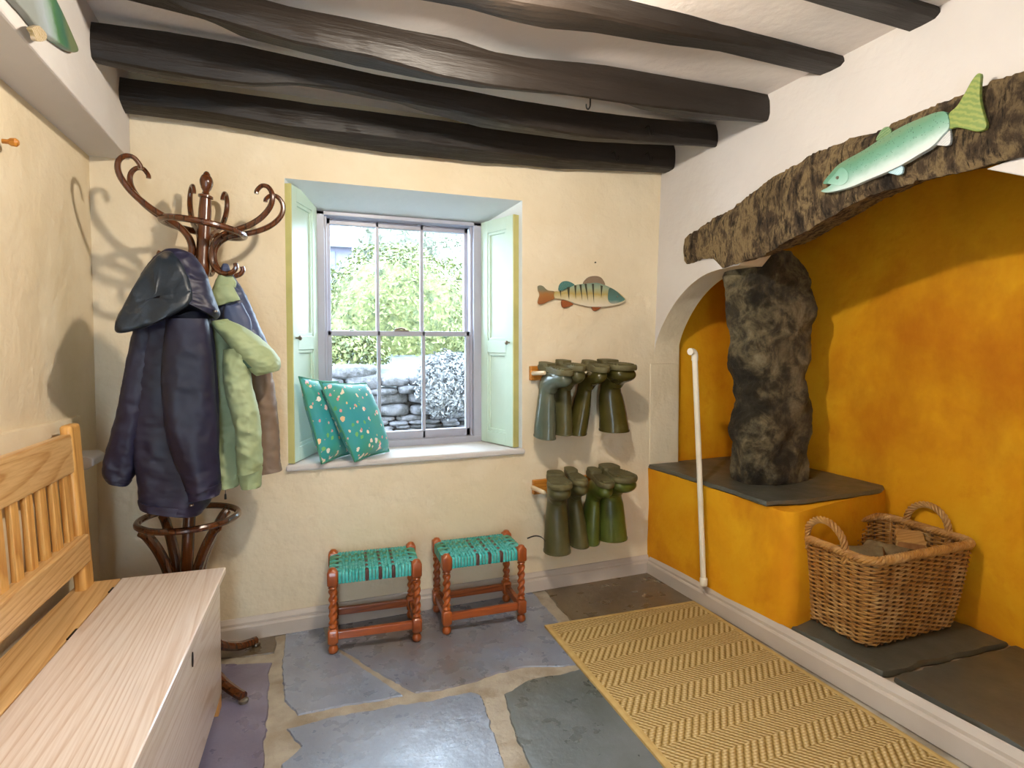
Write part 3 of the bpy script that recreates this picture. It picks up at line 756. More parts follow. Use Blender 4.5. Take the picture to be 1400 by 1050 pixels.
mb = MB(); mb.tube([ln(pol(.155, a, .585)) for a in range(0, 360, 8)], .0115, 10, loop=True); obj('umbrella_ring', mb, M['bent'], stand)
mb = MB(); mb.tube([ln(pol(.128, a, 1.598)) for a in range(0, 360, 8)], .0115, 10, loop=True); obj('hat_ring', mb, M['bent'], stand)
for a in (42, 132, 210, 312):
    prof_ = cat([(.150, .572), (.128, .55), (.092, .49), (.062, .42), (.044, .35), (.040, .27), (.055, .18), (.10, .095), (.17, .045), (.235, .026), (.27, .022)], 4)
    mb = MB(); k = len(prof_); pts = []
    for i, (r, z) in enumerate(prof_):
        f = min(1, z / .4); pts.append(Vector((SX + .035 * (1 - f) + r * math.cos(R(a)) + LEAN * z * f, SY + r * math.sin(R(a)), z)))
    mb.tube(pts, [.0155 + .003 * math.sin(i / k * 3.14) for i in range(k)], 10)
    lg = obj('leg', mb, M['bent'], stand)
    mb = MB(); e = pts[-1]; mb.lathe([(.012, 0), (.016, .003), (.016, .012), (.010, .016)], (e.x, e.y, 0), 12); obj('foot_pad', mb, M['brass'], lg)
for a, rs in ((6, 1), (334, .96), (76, .8), (112, .8), (164, 1), (200, 1.02)):
    S_ = cat([(.125, 1.488), (.128, 1.474), (.118, 1.458), (.095, 1.448), (.068, 1.452), (.043, 1.474), (.034, 1.510), (.042, 1.548), (.070, 1.580), (.115, 1.602), (.165, 1.625), (.212, 1.658), (.244, 1.70), (.250, 1.738), (.234, 1.764), (.210, 1.768), (.192, 1.750), (.190, 1.738)], 5)
    k = len(S_); mb = MB(); mb.tube([ln(pol(r * rs, a, z)) for r, z in S_], [.0075 + .0035 * math.sin(min(1, i / k * 1.15) * 3.14) for i in range(k)], 10)
    obj('hook', mb, M['bent'], stand)

# ---- garments: lofted cloth with folds, hung from the hooks
M['navy'] = blotch('navy shell fabric', '15172A', '1E1D36', 3, rough=.5, bump=.15, bscale=140, bdist=.001, c3='281D38', s3=2.2, lo3=.5, hi3=.8)
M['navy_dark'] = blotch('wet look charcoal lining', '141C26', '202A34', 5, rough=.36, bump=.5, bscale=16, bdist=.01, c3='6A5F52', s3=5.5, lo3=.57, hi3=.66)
M['sage'] = blotch('sage green shell fabric', '98A57F', '88966E', 4, rough=.6, bump=.15, bscale=140, bdist=.001)
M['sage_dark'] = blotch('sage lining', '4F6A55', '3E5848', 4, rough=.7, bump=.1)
M['taupe'] = blotch('taupe brown shell fabric', '7C6756', '6A584A', 4, rough=.55, bump=.15, bscale=140, bdist=.001)
M['slateblue'] = blotch('slate navy hood fabric', '323A52', '465070', 4, rough=.45, bump=.1)
M['black'] = NT('black plastic').done('101012', .4)
def cloth(rows, Y, dep, seed, fold=.012, n=80, ex=.8, m=12, vf=9, wr=.004, wk=.9, arch=0, yoff=None, hollow=False):
    # rows: (xl, yl, xr, yr) silhouette pairs in the photo on the plane Y; dep: half depth (front to back)
    rows = cat(rows, m); k = len(rows); rings = []
    for i, rw in enumerate(rows):
        t = i / (k - 1)
        y0 = Y + (yoff(t) if yoff else 0)
        a, b = ony(rw[0], rw[1], y0), ony(rw[2], rw[3], y0)
        c = (a + b) / 2; w = (b - a) / 2; d_ = dep(t) if callable(dep) else dep
        ring = []
        for j in range(n):
            th = 2 * math.pi * j / n
            cx, sx = math.cos(th), math.sin(th); f = lambda v: math.copysign(abs(v) ** ex, v)
            p = c + w * f(cx) + Vector((0, d_ * f(sx), arch * max(0, (t - .45) / .55) * (1 - abs(cx)) ** .8))
            amp = fold * min(1, .25 + 1.2 * t)
            q = Vector((p.x * vf, p.y * vf, p.z * vf * .28)); q2 = Vector((p.x * 9 + p.z * 5, p.y * 9, p.z * 12 - p.x * 4))
            e = amp * noise.noise(q + Vector((seed, 0, 0))) * 1.6 + amp * .5 * noise.noise(q * 2.3 + Vector((0, seed, 0))) + wr * fbm((p.x, p.y, p.z * 1.6), 26, seed, 3) + wk * min(1, .2 + t) * (fold * .9) * ((1 - abs(noise.noise(q2 + Vector((seed, seed, 0))))) ** 5 - .35) + wk * wr * 1.2 * (1 - abs(noise.noise(q2 * 2.4 + Vector((0, seed, seed))))) ** 4
            ring.append(p + Vector((cx * .35, sx, 0)) * e)
        rings.append(ring)
    return rings
def sew(mb, rings): mb.loft(rings)
def drape(name, rows, Y, dep, seed, mat, parent, **kw):
    mb = MB(); sew(mb, cloth(rows, Y, dep, seed, **kw)); return obj(name, mb, mat, parent, auto=75)
nav = thing('jacket', 'navy blue hooded waterproof jacket hanging at the front of the coat stand', 'jacket', (-.33, 2.1, .64), 'jackets on the coat stand')
NY = 2.11
drape('body', [(214, 400, 262, 402), (200, 430, 285, 430), (186, 470, 293, 470), (180, 510, 296, 510), (178, 550, 298, 550), (180, 590, 299, 590), (184, 625, 298, 625), (190, 655, 296, 655), (193, 676, 288, 684), (194, 688, 276, 697)], NY, lambda t: .05 + .035 * t, 3.1, M['navy'], nav, wk=.3, fold=.016, ex=.7)
mbh = MB()
sew(mbh, cloth([(192, 680, 282, 688), (193, 687, 278, 696), (194, 690, 276, 699)], NY, .094, 3.1, fold=.004, ex=.7, m=3)); hem = obj('hem', mbh, M['navy'], nav, auto=75)
mb = MB(); p = ony(262, 692, NY - .095); mb.lathe([(.001, 0), (.006, .001), (.006, .006), (.001, .007)], (p.x, p.y, p.z), 10); obj('popper', mb, M['brass'], hem)
drape('sleeve', [(186, 440, 214, 448), (176, 475, 218, 478), (168, 520, 212, 522), (160, 560, 204, 562), (151, 595, 196, 602), (143, 625, 190, 634), (140, 645, 184, 652), (145, 656, 176, 661)], NY - .005, .05, 5.7, M['navy'], nav, wk=.3, fold=.014, ex=.85)
drape('sleeve', [(228, 436, 284, 436), (222, 480, 290, 478), (220, 520, 293, 518), (224, 560, 296, 555), (230, 600, 300, 592), (240, 635, 302, 625), (250, 660, 303, 650), (255, 672, 302, 664)], NY - .075, .045, 8.3, M['navy'], nav, wk=.3, fold=.016, ex=.85, wr=.003)
drape('cuff', [(253, 668, 303, 659), (256, 676, 302, 668), (258, 684, 300, 675)], NY - .075, .042, 9.3, M['navy'], nav, wk=.3, fold=.004, ex=.85, m=4, wr=.008)
drape('cuff', [(144, 651, 180, 658), (148, 658, 176, 663)], NY - .005, .042, 4.3, M['navy'], nav, wk=.3, fold=.004, ex=.85, m=4, wr=.003)
# hood thrown over the hook: peak, cowl falling to the left, navy side to the right
mb = MB(); sew(mb, cloth([(226, 342, 246, 341), (212, 352, 262, 347), (199, 368, 275, 362), (188, 386, 284, 380), (178, 406, 292, 400), (168, 426, 298, 418), (162, 442, 302, 430), (160, 452, 296, 438)], NY - .03, lambda t: .03 + .085 * t ** .7, 11.2, fold=.012, ex=.75, arch=.085)); hood = obj('hood', mb, M['navy'], nav, auto=75)
# satin cowl lining folded over the front of the hood
fr = [(233, 343), (246, 356), (256, 376), (262, 398), (260, 414), (240, 428), (212, 442), (186, 451), (163, 455), (157, 447), (164, 428), (176, 404), (190, 380), (205, 360), (219, 347)]
cen = (212, 405)
mb = MB(); rings = []
for s_, dy in ((1.0, .012), (1.01, -.010), (.97, -.022), (.85, -.026), (.65, -.026), (.45, -.026), (.25, -.026), (.08, -.026)):
    ring = []
    for i, (x, y) in enumerate(cat(fr, 6, True)):
        xx, yy = cen[0] + (x - cen[0]) * s_, cen[1] + (y - cen[1]) * s_
        t = max(0, min(1, (yy - 342) / 100)); yb = NY - .03 - (.03 + .085 * t ** .7) * .9
        p = ony(xx, yy, yb + dy); p.y += (.010 * nz((p.x + p.z * .6, p.z * .5, 0), 16, 3) - .010 * (1 - abs(nz((p.x * .8 + p.z, p.x, 0), 13, 5))) ** 4) * (1 if dy < -.011 else 0) + .02 * (dy > 0); ring.append(p)
    rings.append(ring)
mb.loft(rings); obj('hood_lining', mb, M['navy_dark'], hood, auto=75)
mb = MB(); p = ony(295, 427, NY - .105); mb.lathe([(.001, 0), (.006, .001), (.006, .006), (.001, .007)], (p.x, p.y, p.z), 10); obj('popper', mb, M['brass'], hood)
# brown and navy jacket behind, on the right
bj = thing('jacket', 'taupe brown jacket with navy blue hood, hanging behind the green one', 'jacket', (-.09, 2.3, .7), 'jackets on the coat stand')
BY = 2.30
drape('body', [(300, 440, 352, 440), (296, 480, 366, 480), (297, 520, 374, 520), (300, 560, 379, 560), (306, 600, 381, 600), (316, 630, 382, 632), (340, 648, 384, 640)], BY, lambda t: .05 + .03 * t, 21.4, M['taupe'], bj, fold=.016, ex=.75)
hb = drape('hood', [(305, 361, 311, 361), (299, 376, 318, 374), (292, 394, 328, 390), (288, 415, 338, 408), (288, 436, 347, 428), (292, 460, 356, 448), (300, 480, 366, 470), (320, 496, 374, 490)], BY - .02, lambda t: .012 + .06 * t, 23.4, M['slateblue'], bj, fold=.014, ex=.8)
drape('hood_panel', [(290, 398, 316, 386), (289, 410, 322, 398), (294, 420, 328, 410)], BY - .055, .02, 24.4, M['sage'], hb, fold=.006, m=4)
drape('hood_panel', [(299, 377, 317, 376), (294, 388, 322, 385), (290, 399, 322, 393)], BY - .042, .018, 25.4, M['sage'], hb, fold=.005, m=4)
drape('hood_panel', [(306, 420, 330, 414), (306, 440, 342, 436), (318, 458, 344, 454)], BY - .075, .018, 26.4, M['slateblue'], hb, fold=.006, m=4)
# sage green jacket in front
gj = thing('jacket', 'sage green waterproof jacket hanging to the right of the navy one', 'jacket', (-.15, 2.18, .69), 'jackets on the coat stand')
GY = 2.18
drape('body', [(284, 440, 312, 436), (280, 470, 336, 462), (280, 510, 344, 510), (284, 550, 348, 550), (290, 590, 346, 590), (294, 630, 340, 630), (298, 655, 332, 652), (302, 664, 328, 661)], GY, lambda t: .035 + .03 * t, 31.7, M['sage'], gj, wk=.7, fold=.022, ex=.75)
drape('sleeve', [(306, 478, 346, 474), (304, 510, 342, 506), (308, 540, 346, 536), (316, 570, 352, 564), (322, 600, 356, 592), (323, 625, 358, 618), (325, 648, 359, 640)], GY - .07, .04, 35.7, M['sage'], gj, wk=.8, fold=.018, ex=.9, wr=.005)
drape('cuff', [(325, 644, 359, 638), (327, 656, 358, 652), (329, 668, 357, 664)], GY - .07, .036, 36.7, M['sage'], gj, fold=.004, m=4)
hg = drape('hood', [(288, 442, 312, 437), (296, 452, 336, 448), (310, 468, 358, 464), (322, 486, 376, 482), (334, 502, 383, 497), (350, 514, 381, 506)], GY - .05, lambda t: .03 + .045 * math.sin(t * 2.6), 38.7, M['sage'], gj, fold=.014, ex=.8)
drape('hood_shade', [(322, 478, 342, 470), (328, 492, 356, 484), (338, 504, 362, 498)], GY - .098, .012, 39.7, M['sage_dark'], hg, fold=.004, m=4)
mb = MB(); p = ony(308, 664, GY - .03); mb.tube([p, p - Vector((0, 0, .03))], .0012, 5); mb.tube([p - Vector((0, 0, .028)), p - Vector((0, 0, .046))], [.003, .004], 8); obj('cord_toggle', mb, M['black'], gj)

# ================================================================== PINE BOX BENCH
bench = thing('bench', 'pine box settle with slatted back along the left wall', 'bench', (-.43, 1.4, 0))
Bz = .46
A_ = Vector((-.205, 2.095, 0)); u = (Vector((-.264, 1.15, 0)) - A_).normalized(); v = Vector((u.y, -u.x, 0)); v = v if v.x < 0 else -v    # u along the front, v towards the wall
BL, BD = 1.15, .41
def bb(mb, a0, a1, b0, b1, z0, z1):      # a along length from far end, b from front to back
    q = [A_ + u * a + v * b_ for a, b_ in ((a0, b0), (a1, b0), (a1, b1), (a0, b1))]
    mb.prism([Vector((p.x, p.y, z0)) for p in q], (0, 0, z1 - z0))
mb = MB(); bb(mb, .018, BL, .014, .034, .05, Bz - .022)
fp = obj('front_panel', mb, M['pine_sheen'], bench, smooth=False, bevel=.003)
mb = MB(); c = A_ + u * .42 + v * .0135; 
mb.loft([[c + u * (.008 * math.cos(t) * s_) + Vector((0, 0, Bz - .085 + .020 * math.sin(t) * s_)) + v * d for t in [2 * math.pi * k / 16 for k in range(16)]] for s_, d in ((1, 0), (1, -.0015), (.3, -.002))]); obj('handle_notch', mb, M['iron'], fp)  # dark oval patch paints the shade of the handle notch
mb = MB(); bb(mb, .018, .038, .034, BD - .0, .0, Bz - .022); obj('end_panel', mb, M['pine_v'], bench, smooth=False, bevel=.003)
mb = MB(); bb(mb, BL - .02, BL, .034, BD, .0, Bz - .022); obj('end_panel', mb, M['pine_v'], bench, smooth=False, bevel=.003)
mb = MB(); bb(mb, .02, BL, BD - .02, BD, .05, Bz - .022); obj('back_panel', mb, M['pine'], bench, smooth=False, bevel=.003)
for a0 in (.012, BL - .07):
    mb = MB(); bb(mb, a0, a0 + .055, .016, .06, 0, .07); obj('foot', mb, M['pine_v'], bench, smooth=False, bevel=.003)
mb = MB(); bb(mb, .0, BL, -.002, BD - .115, Bz - .022, Bz); lid = obj('lid', mb, M['pine_sheen'], bench, smooth=False, bevel=.004, seg=3)
mb = MB(); bb(mb, .0, BL, BD - .1125, BD + .0, Bz - .022, Bz - .001); bs = obj('back_board', mb, M['pine'], bench, smooth=False, bevel=.003)
for a in (.075, .34, .95):
    mb = MB(); bb(mb, a, a + .055 if a > .1 else a + .035, BD - .117, BD - .112, Bz - .0015, Bz + .0012); obj('hinge', mb, M['iron'], lid, smooth=False)
# slatted back, leaning a little towards the wall
def bk(mb, a0, a1, z0, z1, t0, t1, rot=True):
    q = []
    for a, t in ((a0, t0), (a1, t0), (a1, t1), (a0, t1)):
        q.append(A_ + u * a + v * (BD - .045 + t))
    lean = .055
    lo = [Vector((p.x, p.y, z0)) + v * ((z0 - Bz) * lean) for p in q]; hi = [Vector((p.x, p.y, z1)) + v * ((z1 - Bz) * lean) for p in q]
    mb.add(lo + hi, [(3, 2, 1, 0), (4, 5, 6, 7), (0, 1, 5, 4), (1, 2, 6, 5), (2, 3, 7, 6), (3, 0, 4, 7)])
for a in (.005, BL - .075):
    mb = MB(); bk(mb, a, a + .07, .0, .955, 0, .032); obj('stile', mb, M['pine_v'], bench, smooth=False, bevel=.010, seg=4)
mb = MB(); bk(mb, .07, BL - .07, .815, .93, .003, .028); bk(mb, .03, .075, .82, .925, .002, .03); obj('top_rail', mb, M['pine'], bench, smooth=False, bevel=.004)
mb = MB(); bk(mb, .05, BL - .06, .54, .625, -.012, .026); obj('lower_rail', mb, M['pine'], bench, smooth=False, bevel=.005)
k = 0; a = .098
while a < BL - .1:
    mb = MB(); bk(mb, a, a + .034, .62, .82, .008, .022); obj('slat', mb, M['pine_v'], bench, smooth=False, bevel=.002); a += .072

# ================================================================== CUSHIONS ON THE SILL
def floral():
    t = NT('teal floral cotton'); co = t.coords()
    c = t.ramp(t.noise(co, 7, 3), [(.35, '2A949C'), (.7, '3A9C84')])  # teal base lightened and blued: window sheen put into the cloth colour
    for sc_, th_, seed, stops in ((30, .30, 1, [(0, 'F2B6C0'), (.3, 'E8E0D2'), (.55, 'F0C898'), (.8, 'F4E8E0')]), (42, .24, 5, [(0, 'E8B060'), (.35, 'E4DCC8'), (.7, 'D88E8E')]), (27, .2, 9, [(0, '4E9A5E'), (.5, '78B86A')])):
        vo = t.n('ShaderNodeTexVoronoi'); t.l(t.coords((1, 1, .75), (seed, seed * 2, seed * .7), (.4, .2, .5)), vo.inputs['Vector']); vo.inputs['Scale'].default_value = sc_
        sep = t.n('ShaderNodeSeparateColor'); t.l(vo.outputs['Color'], sep.inputs[0])
        d = t.math('ADD', vo.outputs['Distance'], t.math('MULTIPLY', t.noise(co, 70, 2), .42))
        m = t.math('MULTIPLY', t.math('LESS_THAN', d, th_ + .19), t.math('GREATER_THAN', sep.outputs[1], .34))
        c = t.mix(m, c, t.ramp(sep.outputs[0], stops))
    t.bump(t.noise(co, 300, 2), .1, .001)
    return t.done(c, .55, .5, sheen=.2)
M['floral'] = floral()
M['piping'] = NT('green piping').done('3F8A72', .6)
def cushion(label, bf, bb_, tf, tb, thick, seed):
    # corners: bottom front, bottom back, top front, top back
    N = 18; cen = (bf + bb_ + tf + tb) / 4
    nrm = (bb_ - bf).cross(tf - bf).normalized()
    if nrm.x < 0: nrm = -nrm
    root = thing('cushion', label, 'cushion', (cen.x, cen.y, min(bf.z, bb_.z)), 'teal floral cushions on the window seat')
    vs = []; fs = []
    def pt(i, j, s):
        a, b = i / N, j / N
        p = bf.lerp(bb_, a).lerp(tf.lerp(tb, a), b)
        ea, eb = 2 * a - 1, 2 * b - 1
        pull = .045 * ((1 - ea * ea) * abs(eb) ** 3 + (1 - eb * eb) * abs(ea) ** 3)      # sides draw in between the corners
        p = p.lerp(cen, pull)
        h = thick * ((1 - ea ** 4) * (1 - eb ** 4)) ** .6
        return p + nrm * (h * s + .004 * fbm(p, 12, seed, 3))
    for s in (1, -1):
        o = len(vs)
        for j in range(N + 1):
            for i in range(N + 1): vs.append(pt(i, j, s))
        for j in range(N):
            for i in range(N):
                q = o + j * (N + 1) + i; fs.append((q, q + 1, q + N + 2, q + N + 1))
    mb = MB(); mb.add(vs, fs); obj('cover', mb, M['floral'], root, auto=80)
    edge = [pt(i, 0, 0) for i in range(N)] + [pt(N, j, 0) for j in range(N)] + [pt(N - i, N, 0) for i in range(N)] + [pt(0, N - j, 0) for j in range(N)]
    mb = MB(); mb.tube(edge, .0042, 7, loop=True); obj('piping', mb, M['piping'], root)
SZ = .700
bf, bb_ = onz(486, 631, SZ), onz(532, 617, SZ)
tf = ony(437, 522, bf.y + .03); tb = ony(500, 524, bb_.y + .035)
cushion('teal floral cushion in front, leaning right on the window seat', bf, bb_, tf, tb, .055, 3)
bf2, bb2 = onz(440, 634, SZ), onz(490, 618, SZ)
tf2 = ony(409, 515, bf2.y + .02); tb2 = ony(462, 522, bb2.y + .03)
cushion('teal floral cushion behind, squeezed between the other cushion and the left shutter', bf2, bb2, tf2, tb2, .045, 7)

# ================================================================== STOOLS
M['web'] = blotch('teal woven webbing', '2E9C98', '52B4B0', 60, rough=.26, bump=.15, bscale=120, bdist=.001)
M['web_brown'] = NT('brown webbing').done('4A2A24', .4)
M['web_green'] = NT('green webbing').done('3E8A6E', .4)
def stool(label, P0, P1, D0, ht):
    # P0, P1: front feet left and right; D0: vector front to back
    P0, P1, D0 = Vector(P0), Vector(P1), Vector(D0)
    ux = (P1 - P0).normalized(); uy = (D0 - ux * D0.dot(ux)).normalized(); w = (P1 - P0).length; d = D0.length
    root = thing('stool', label, 'stool', tuple((P0 + P1 + D0) / 2), 'oak stools with woven tops')
    Wd = lambda a, b, z: P0 + ux * a + uy * b + Vector((0, 0, z))
    def sq(c, hs, z): return [c + ux * (hs * math.copysign(min(1, abs(math.cos(t)) * 1.42), math.cos(t))) + uy * (hs * math.copysign(min(1, abs(math.sin(t)) * 1.42), math.sin(t))) + Vector((0, 0, z)) for t in [2 * math.pi * (k + .5) / 24 for k in range(24)]]
    for a, b in ((0, 0), (w, 0), (w, d), (0, d)):
        c = Wd(a, b, 0); mb = MB()
        ro = lambda r, z: [c + ux * (r * math.cos(2 * math.pi * (k + .5) / 24)) + uy * (r * math.sin(2 * math.pi * (k + .5) / 24)) + Vector((0, 0, z)) for k in range(24)]
        rings = [ro(r, z) for r, z in [(.010, 0), (.016, .004), (.019, .014), (.016, .026), (.011, .032), (.016, .038)]]
        rings += [sq(c, .0165, .042), sq(c, .019, .046), sq(c, .019, .090), sq(c, .0165, .094)]
        rings += [ro(r, z) for r, z in [(.012, .098), (.017, .104), (.011, .112)]]
        z0, z1 = .116, ht - .078; K = 40
        for i in range(K + 1):
            z = z0 + (z1 - z0) * i / K; ph = 2 * math.pi * 2.1 * i / K * (1 if a == 0 else 1)
            ring = []
            for k in range(24):
                t = 2 * math.pi * (k + .5) / 24; r = .0135 * (1 + .24 * math.cos(2 * (t - ph))) if True else 0
                ring.append(c + ux * (r * math.cos(t)) + uy * (r * math.sin(t)) + Vector((0, 0, z)))
            rings.append(ring)
        rings += [ro(r, z) for r, z in [(.011, ht - .074), (.017, ht - .069), (.012, ht - .063)]]
        rings += [sq(c, .0165, ht - .059), sq(c, .0195, ht - .054), sq(c, .0195, ht - .008), sq(c, .017, ht - .003)]
        rings += [ro(r, z) for r, z in [(.015, ht), (.012, ht + .006), (.004, ht + .009)]]
        mb.loft(rings); obj('leg', mb, M['oak_v'], root, auto=45)
    def rail(name, a0, a1, b0, b1, z0, z1):
        mb = MB(); q = [Wd(a0, b0, z0), Wd(a1, b0, z0), Wd(a1, b1, z0), Wd(a0, b1, z0)]; mb.prism(q, (0, 0, z1 - z0)); obj(name, mb, M['oak'], root, smooth=False, bevel=.003)
    for b in (0, d): rail('stretcher', .017, w - .017, b - .010, b + .010, .054, .084)
    for a in (0, w): rail('stretcher', a - .010, a + .010, .017, d - .017, .054, .084)
    zt, zb = ht - .010, ht - .052
    for b in (0, d): rail('seat_rail', .017, w - .017, b - .008, b + .008, zb + .004, zt - .005)
    for a in (0, w): rail('seat_rail', a - .008, a + .008, .017, d - .017, zb + .004, zt - .005)
    mb = MB(); n = 22; x0, x1 = .021, w - .021; pw = (x1 - x0) / n; m_ = 9; y0_, y1_ = .004, d - .004; ph_ = (y1_ - y0_) / m_
    brown = (8, 12, 16)
    def ribbon(pts, half, th=.0016):
        pts = [Vector(p) for p in pts]; rings = []
        for i, p in enumerate(pts):
            t = (pts[min(i + 1, len(pts) - 1)] - pts[max(i - 1, 0)]).normalized(); nr = t.cross(half).normalized()
            rings.append([p - half - nr * th * .2, p - half * .6 + nr * th, p + half * .6 + nr * th, p + half - nr * th * .2, p + half * .6 - nr * th, p - half * .6 - nr * th])
        mb.loft(rings)
    for i in range(n):
        x = x0 + pw * (i + .5); mb.cur = 1 if i in brown else 0
        pts = [Wd(x, .0, zb - .002), Wd(x, -.012, zb + .001), Wd(x, -.013, zb + .02), Wd(x, -.012, zt - .004), Wd(x, -.004, zt + .001)]
        for j in range(m_): pts.append(Wd(x, y0_ + ph_ * (j + .5), zt + .001 + .0036 * (1 if (i + j) % 2 else -1)))
        pts += [Wd(x, d + .004, zt + .001), Wd(x, d + .012, zt - .004), Wd(x, d + .013, zb + .02), Wd(x, d + .012, zb + .001), Wd(x, d, zb - .002), Wd(x, d * .5, zb - .006), Wd(x, 0, zb - .002)]
        ribbon(pts, ux * (pw * .44))
    for j in range(m_):
        y = y0_ + ph_ * (j + .5); mb.cur = 2 if j in (m_ - 3, m_ - 2, m_ - 5) else 0
        pts = [Wd(-.0, y, zb - .004), Wd(-.012, y, zb + .001), Wd(-.013, y, zb + .02), Wd(-.012, y, zt - .004), Wd(.004, y, zt + .001)]
        for i in range(n): pts.append(Wd(x0 + pw * (i + .5), y, zt + .001 + .0036 * (-1 if (i + j) % 2 else 1)))
        pts += [Wd(w - .004, y, zt + .001), Wd(w + .012, y, zt - .004), Wd(w + .013, y, zb + .02), Wd(w + .012, y, zb + .001), Wd(w, y, zb - .004)]
        ribbon(pts, uy * (ph_ * .44))
    obj('woven_seat', mb, [M['web'], M['web_brown'], M['web_green']], root, auto=50)
stool('left of the two oak barley-twist stools with teal woven tops', (.145, 2.295, 0), (.465, 2.268, 0), (.016, .205, 0), .325)
stool('right of the two oak barley-twist stools with teal woven tops', (.592, 2.282, 0), (.917, 2.268, 0), (.012, .205, 0), .325)

# ================================================================== BOOT RACKS AND WELLINGTON BOOTS
M['rackwood'] = grainwood('orange rack wood', 'C8842E', 'A4641E', 'X', 18, 2, .45)
M['pegwood'] = NT('pale peg wood').done('D8C4A4', .5)
def rubber(name, a, b, r=.3): return blotch(name, a, b, 10, rough=r, bump=.06, bscale=12, c3='6A6448', s3=6, lo3=.6, hi3=.8)
RB = [rubber('grey green rubber', '4E564A', '5C6050', .2), rubber('olive rubber', '3E3A18', '4C4620', .22), rubber('moss green rubber', '454E1E', '535E24', .28), rubber('dull olive rubber', '48462A', '585434', .32)]
SOLE = blotch('dusty boot sole', '544E32', '66603E', 25, rough=.6, bump=.4, bscale=60)
M['bootin'] = NT('boot lining').done('2A2A20', .8)
def rack(label, x0, x1, z):
    r_ = thing('boot_rack', label, 'rack', ((x0 + x1) / 2, BW - .01, z), 'boot racks on the back wall')
    mb = MB(); mb.box((x0, BW - .024, z - .034), (x1, BW - .001, z + .034)); obj('rail', mb, M['rackwood'], r_, smooth=False, bevel=.003)
    for px_ in (738, 760, 793, 818, 850):
        x = ony(px_, 510, BW - .1).x
        mb = MB(); mb.tube([(x, BW - .02, z), (x, BW - .08, z + .004), (x, BW - .15, z + .008), (x, BW - .156, z + .008)], [.011, .010, .010, .006], 12); obj('peg', mb, M['pegwood'], r_)
def boot(label, x, z, mat, yaw=0, lean=0, ht=.335, wsc=1, turn=0, roll=0, strap=False, tip=.0, grp='upper', yo=0):
    # hung upside down: sole up, toe towards the room; s forward, t sideways, h down from the sole
    f = Vector((math.sin(R(yaw)), -math.cos(R(yaw)), 0)); lat = Vector((math.cos(R(yaw)), math.sin(R(yaw)), 0))
    base = Vector((x, BW - .092 + yo, z))
    def W_(s, t, h):
        q = min(1, h / ht); a = R(turn) * q
        return base + f * s + lat * (t + lean * q + roll * (.06 - h) * (1 if h < .06 else 0)) + Vector((0, 0, -h - tip * .55 * s))
    root = thing('wellington_boot', label, 'boot', tuple(base + Vector((0, 0, -ht))), 'wellington boots on the %s rack' % grp)
    sp = cat([(.0, ht, .064, .056), (.0, ht * .85, .062, .054), (.0, ht * .66, .057, .050), (.0, ht * .5, .051, .045), (.0, .140, .048, .040), (.004, .108, .052, .039), (.022, .080, .058, .042), (.054, .060, .050, .045), (.086, .052, .043, .048), (.116, .047, .039, .048), (.140, .045, .033, .043), (.156, .044, .022, .030), (.163, .043, .006, .012)], 5)
    rings = []
    for i, (s, h, a, b) in enumerate(sp):
        p0 = sp[max(i - 1, 0)]; p1 = sp[min(i + 1, len(sp) - 1)]
        ts, th = p1[0] - p0[0], p1[1] - p0[1]; l_ = math.hypot(ts, th); ns, nh = -th / l_, ts / l_      # normal in the s,h plane
        ring = []
        for k in range(28):
            t = 2 * math.pi * k / 28
            hh = h + nh * a * math.cos(t); ss = s + ns * a * math.cos(t); tt = b * wsc * math.sin(t)
            ca = R(turn) * min(1, max(0, h - .08) / .1)
            s2 = ss * math.cos(ca) - tt * math.sin(ca) if h > .08 else ss; t2 = ss * math.sin(ca) + tt * math.cos(ca) if h > .08 else tt
            p = W_(s2, t2, max(hh, .010)); p += (lat * math.sin(t)) * (.004 * fbm(p, 9, x * 10, 3)); ring.append(p)
        rings.append(ring)
    mb = MB(); mb.loft(rings, cap0=False); obj('rubber_upper', mb, mat, root, auto=80)
    # dark inside of the leg
    mb = MB(); ins = [[p.lerp(sum(r, Vector()) / 28, .06) for p in r] for r in rings[:14]]; mb.loft([rings[0]] + ins, cap0=False); obj('lining', mb, M['bootin'], root)
    # sole: shaped outline with a heel block
    out = [(-.054, 0), (-.048, .026), (-.02, .036), (.02, .036), (.06, .041), (.10, .049), (.135, .048), (.158, .034), (.171, .012), (.172, -.008), (.158, -.032), (.135, -.046), (.10, -.047), (.06, -.038), (.02, -.034), (-.02, -.035), (-.048, -.026)]
    oc = cat(out, 4, True); wv = lambda z_, g: [W_(.08 + (s - .08) * g, t * wsc * g, z_ - (.012 if False else 0)) for s, t in oc]
    mb = MB(); mb.loft([wv(.026, .99), wv(.018, 1.03), wv(.008, 1.03), wv(.002, 1.0)])
    heel = [(s, t) for s, t in cat([(-.054, 0), (-.046, .026), (-.02, .034), (.022, .034), (.026, 0), (.022, -.034), (-.02, -.034), (-.046, -.026)], 4, True)]
    mb.loft([[W_(s, t * wsc, .006) for s, t in heel], [W_(s, t * wsc, -.010) for s, t in heel], [W_(s * .97, t * wsc * .95, -.012) for s, t in heel]])
    for k in range(8):      # tread bars
        s = .045 + k * .014; wd = .030 + .010 * math.sin(k / 7 * 3.14)
        mb.loft([[W_(s, -wd * wsc, .004), W_(s + .009, -wd * wsc, .004), W_(s + .009, wd * wsc, .004), W_(s, wd * wsc, .004)], [W_(s, -wd * wsc, -.004), W_(s + .009, -wd * wsc, -.004), W_(s + .009, wd * wsc, -.004), W_(s, wd * wsc, -.004)]])
    obj('sole', mb, SOLE, root, auto=40)
    mb = MB(); r0, r1, r2 = rings[0], rings[1], rings[2]
    def off(r, g):
        c = sum(r, Vector()) / len(r); return [c + (p - c) * g for p in r]
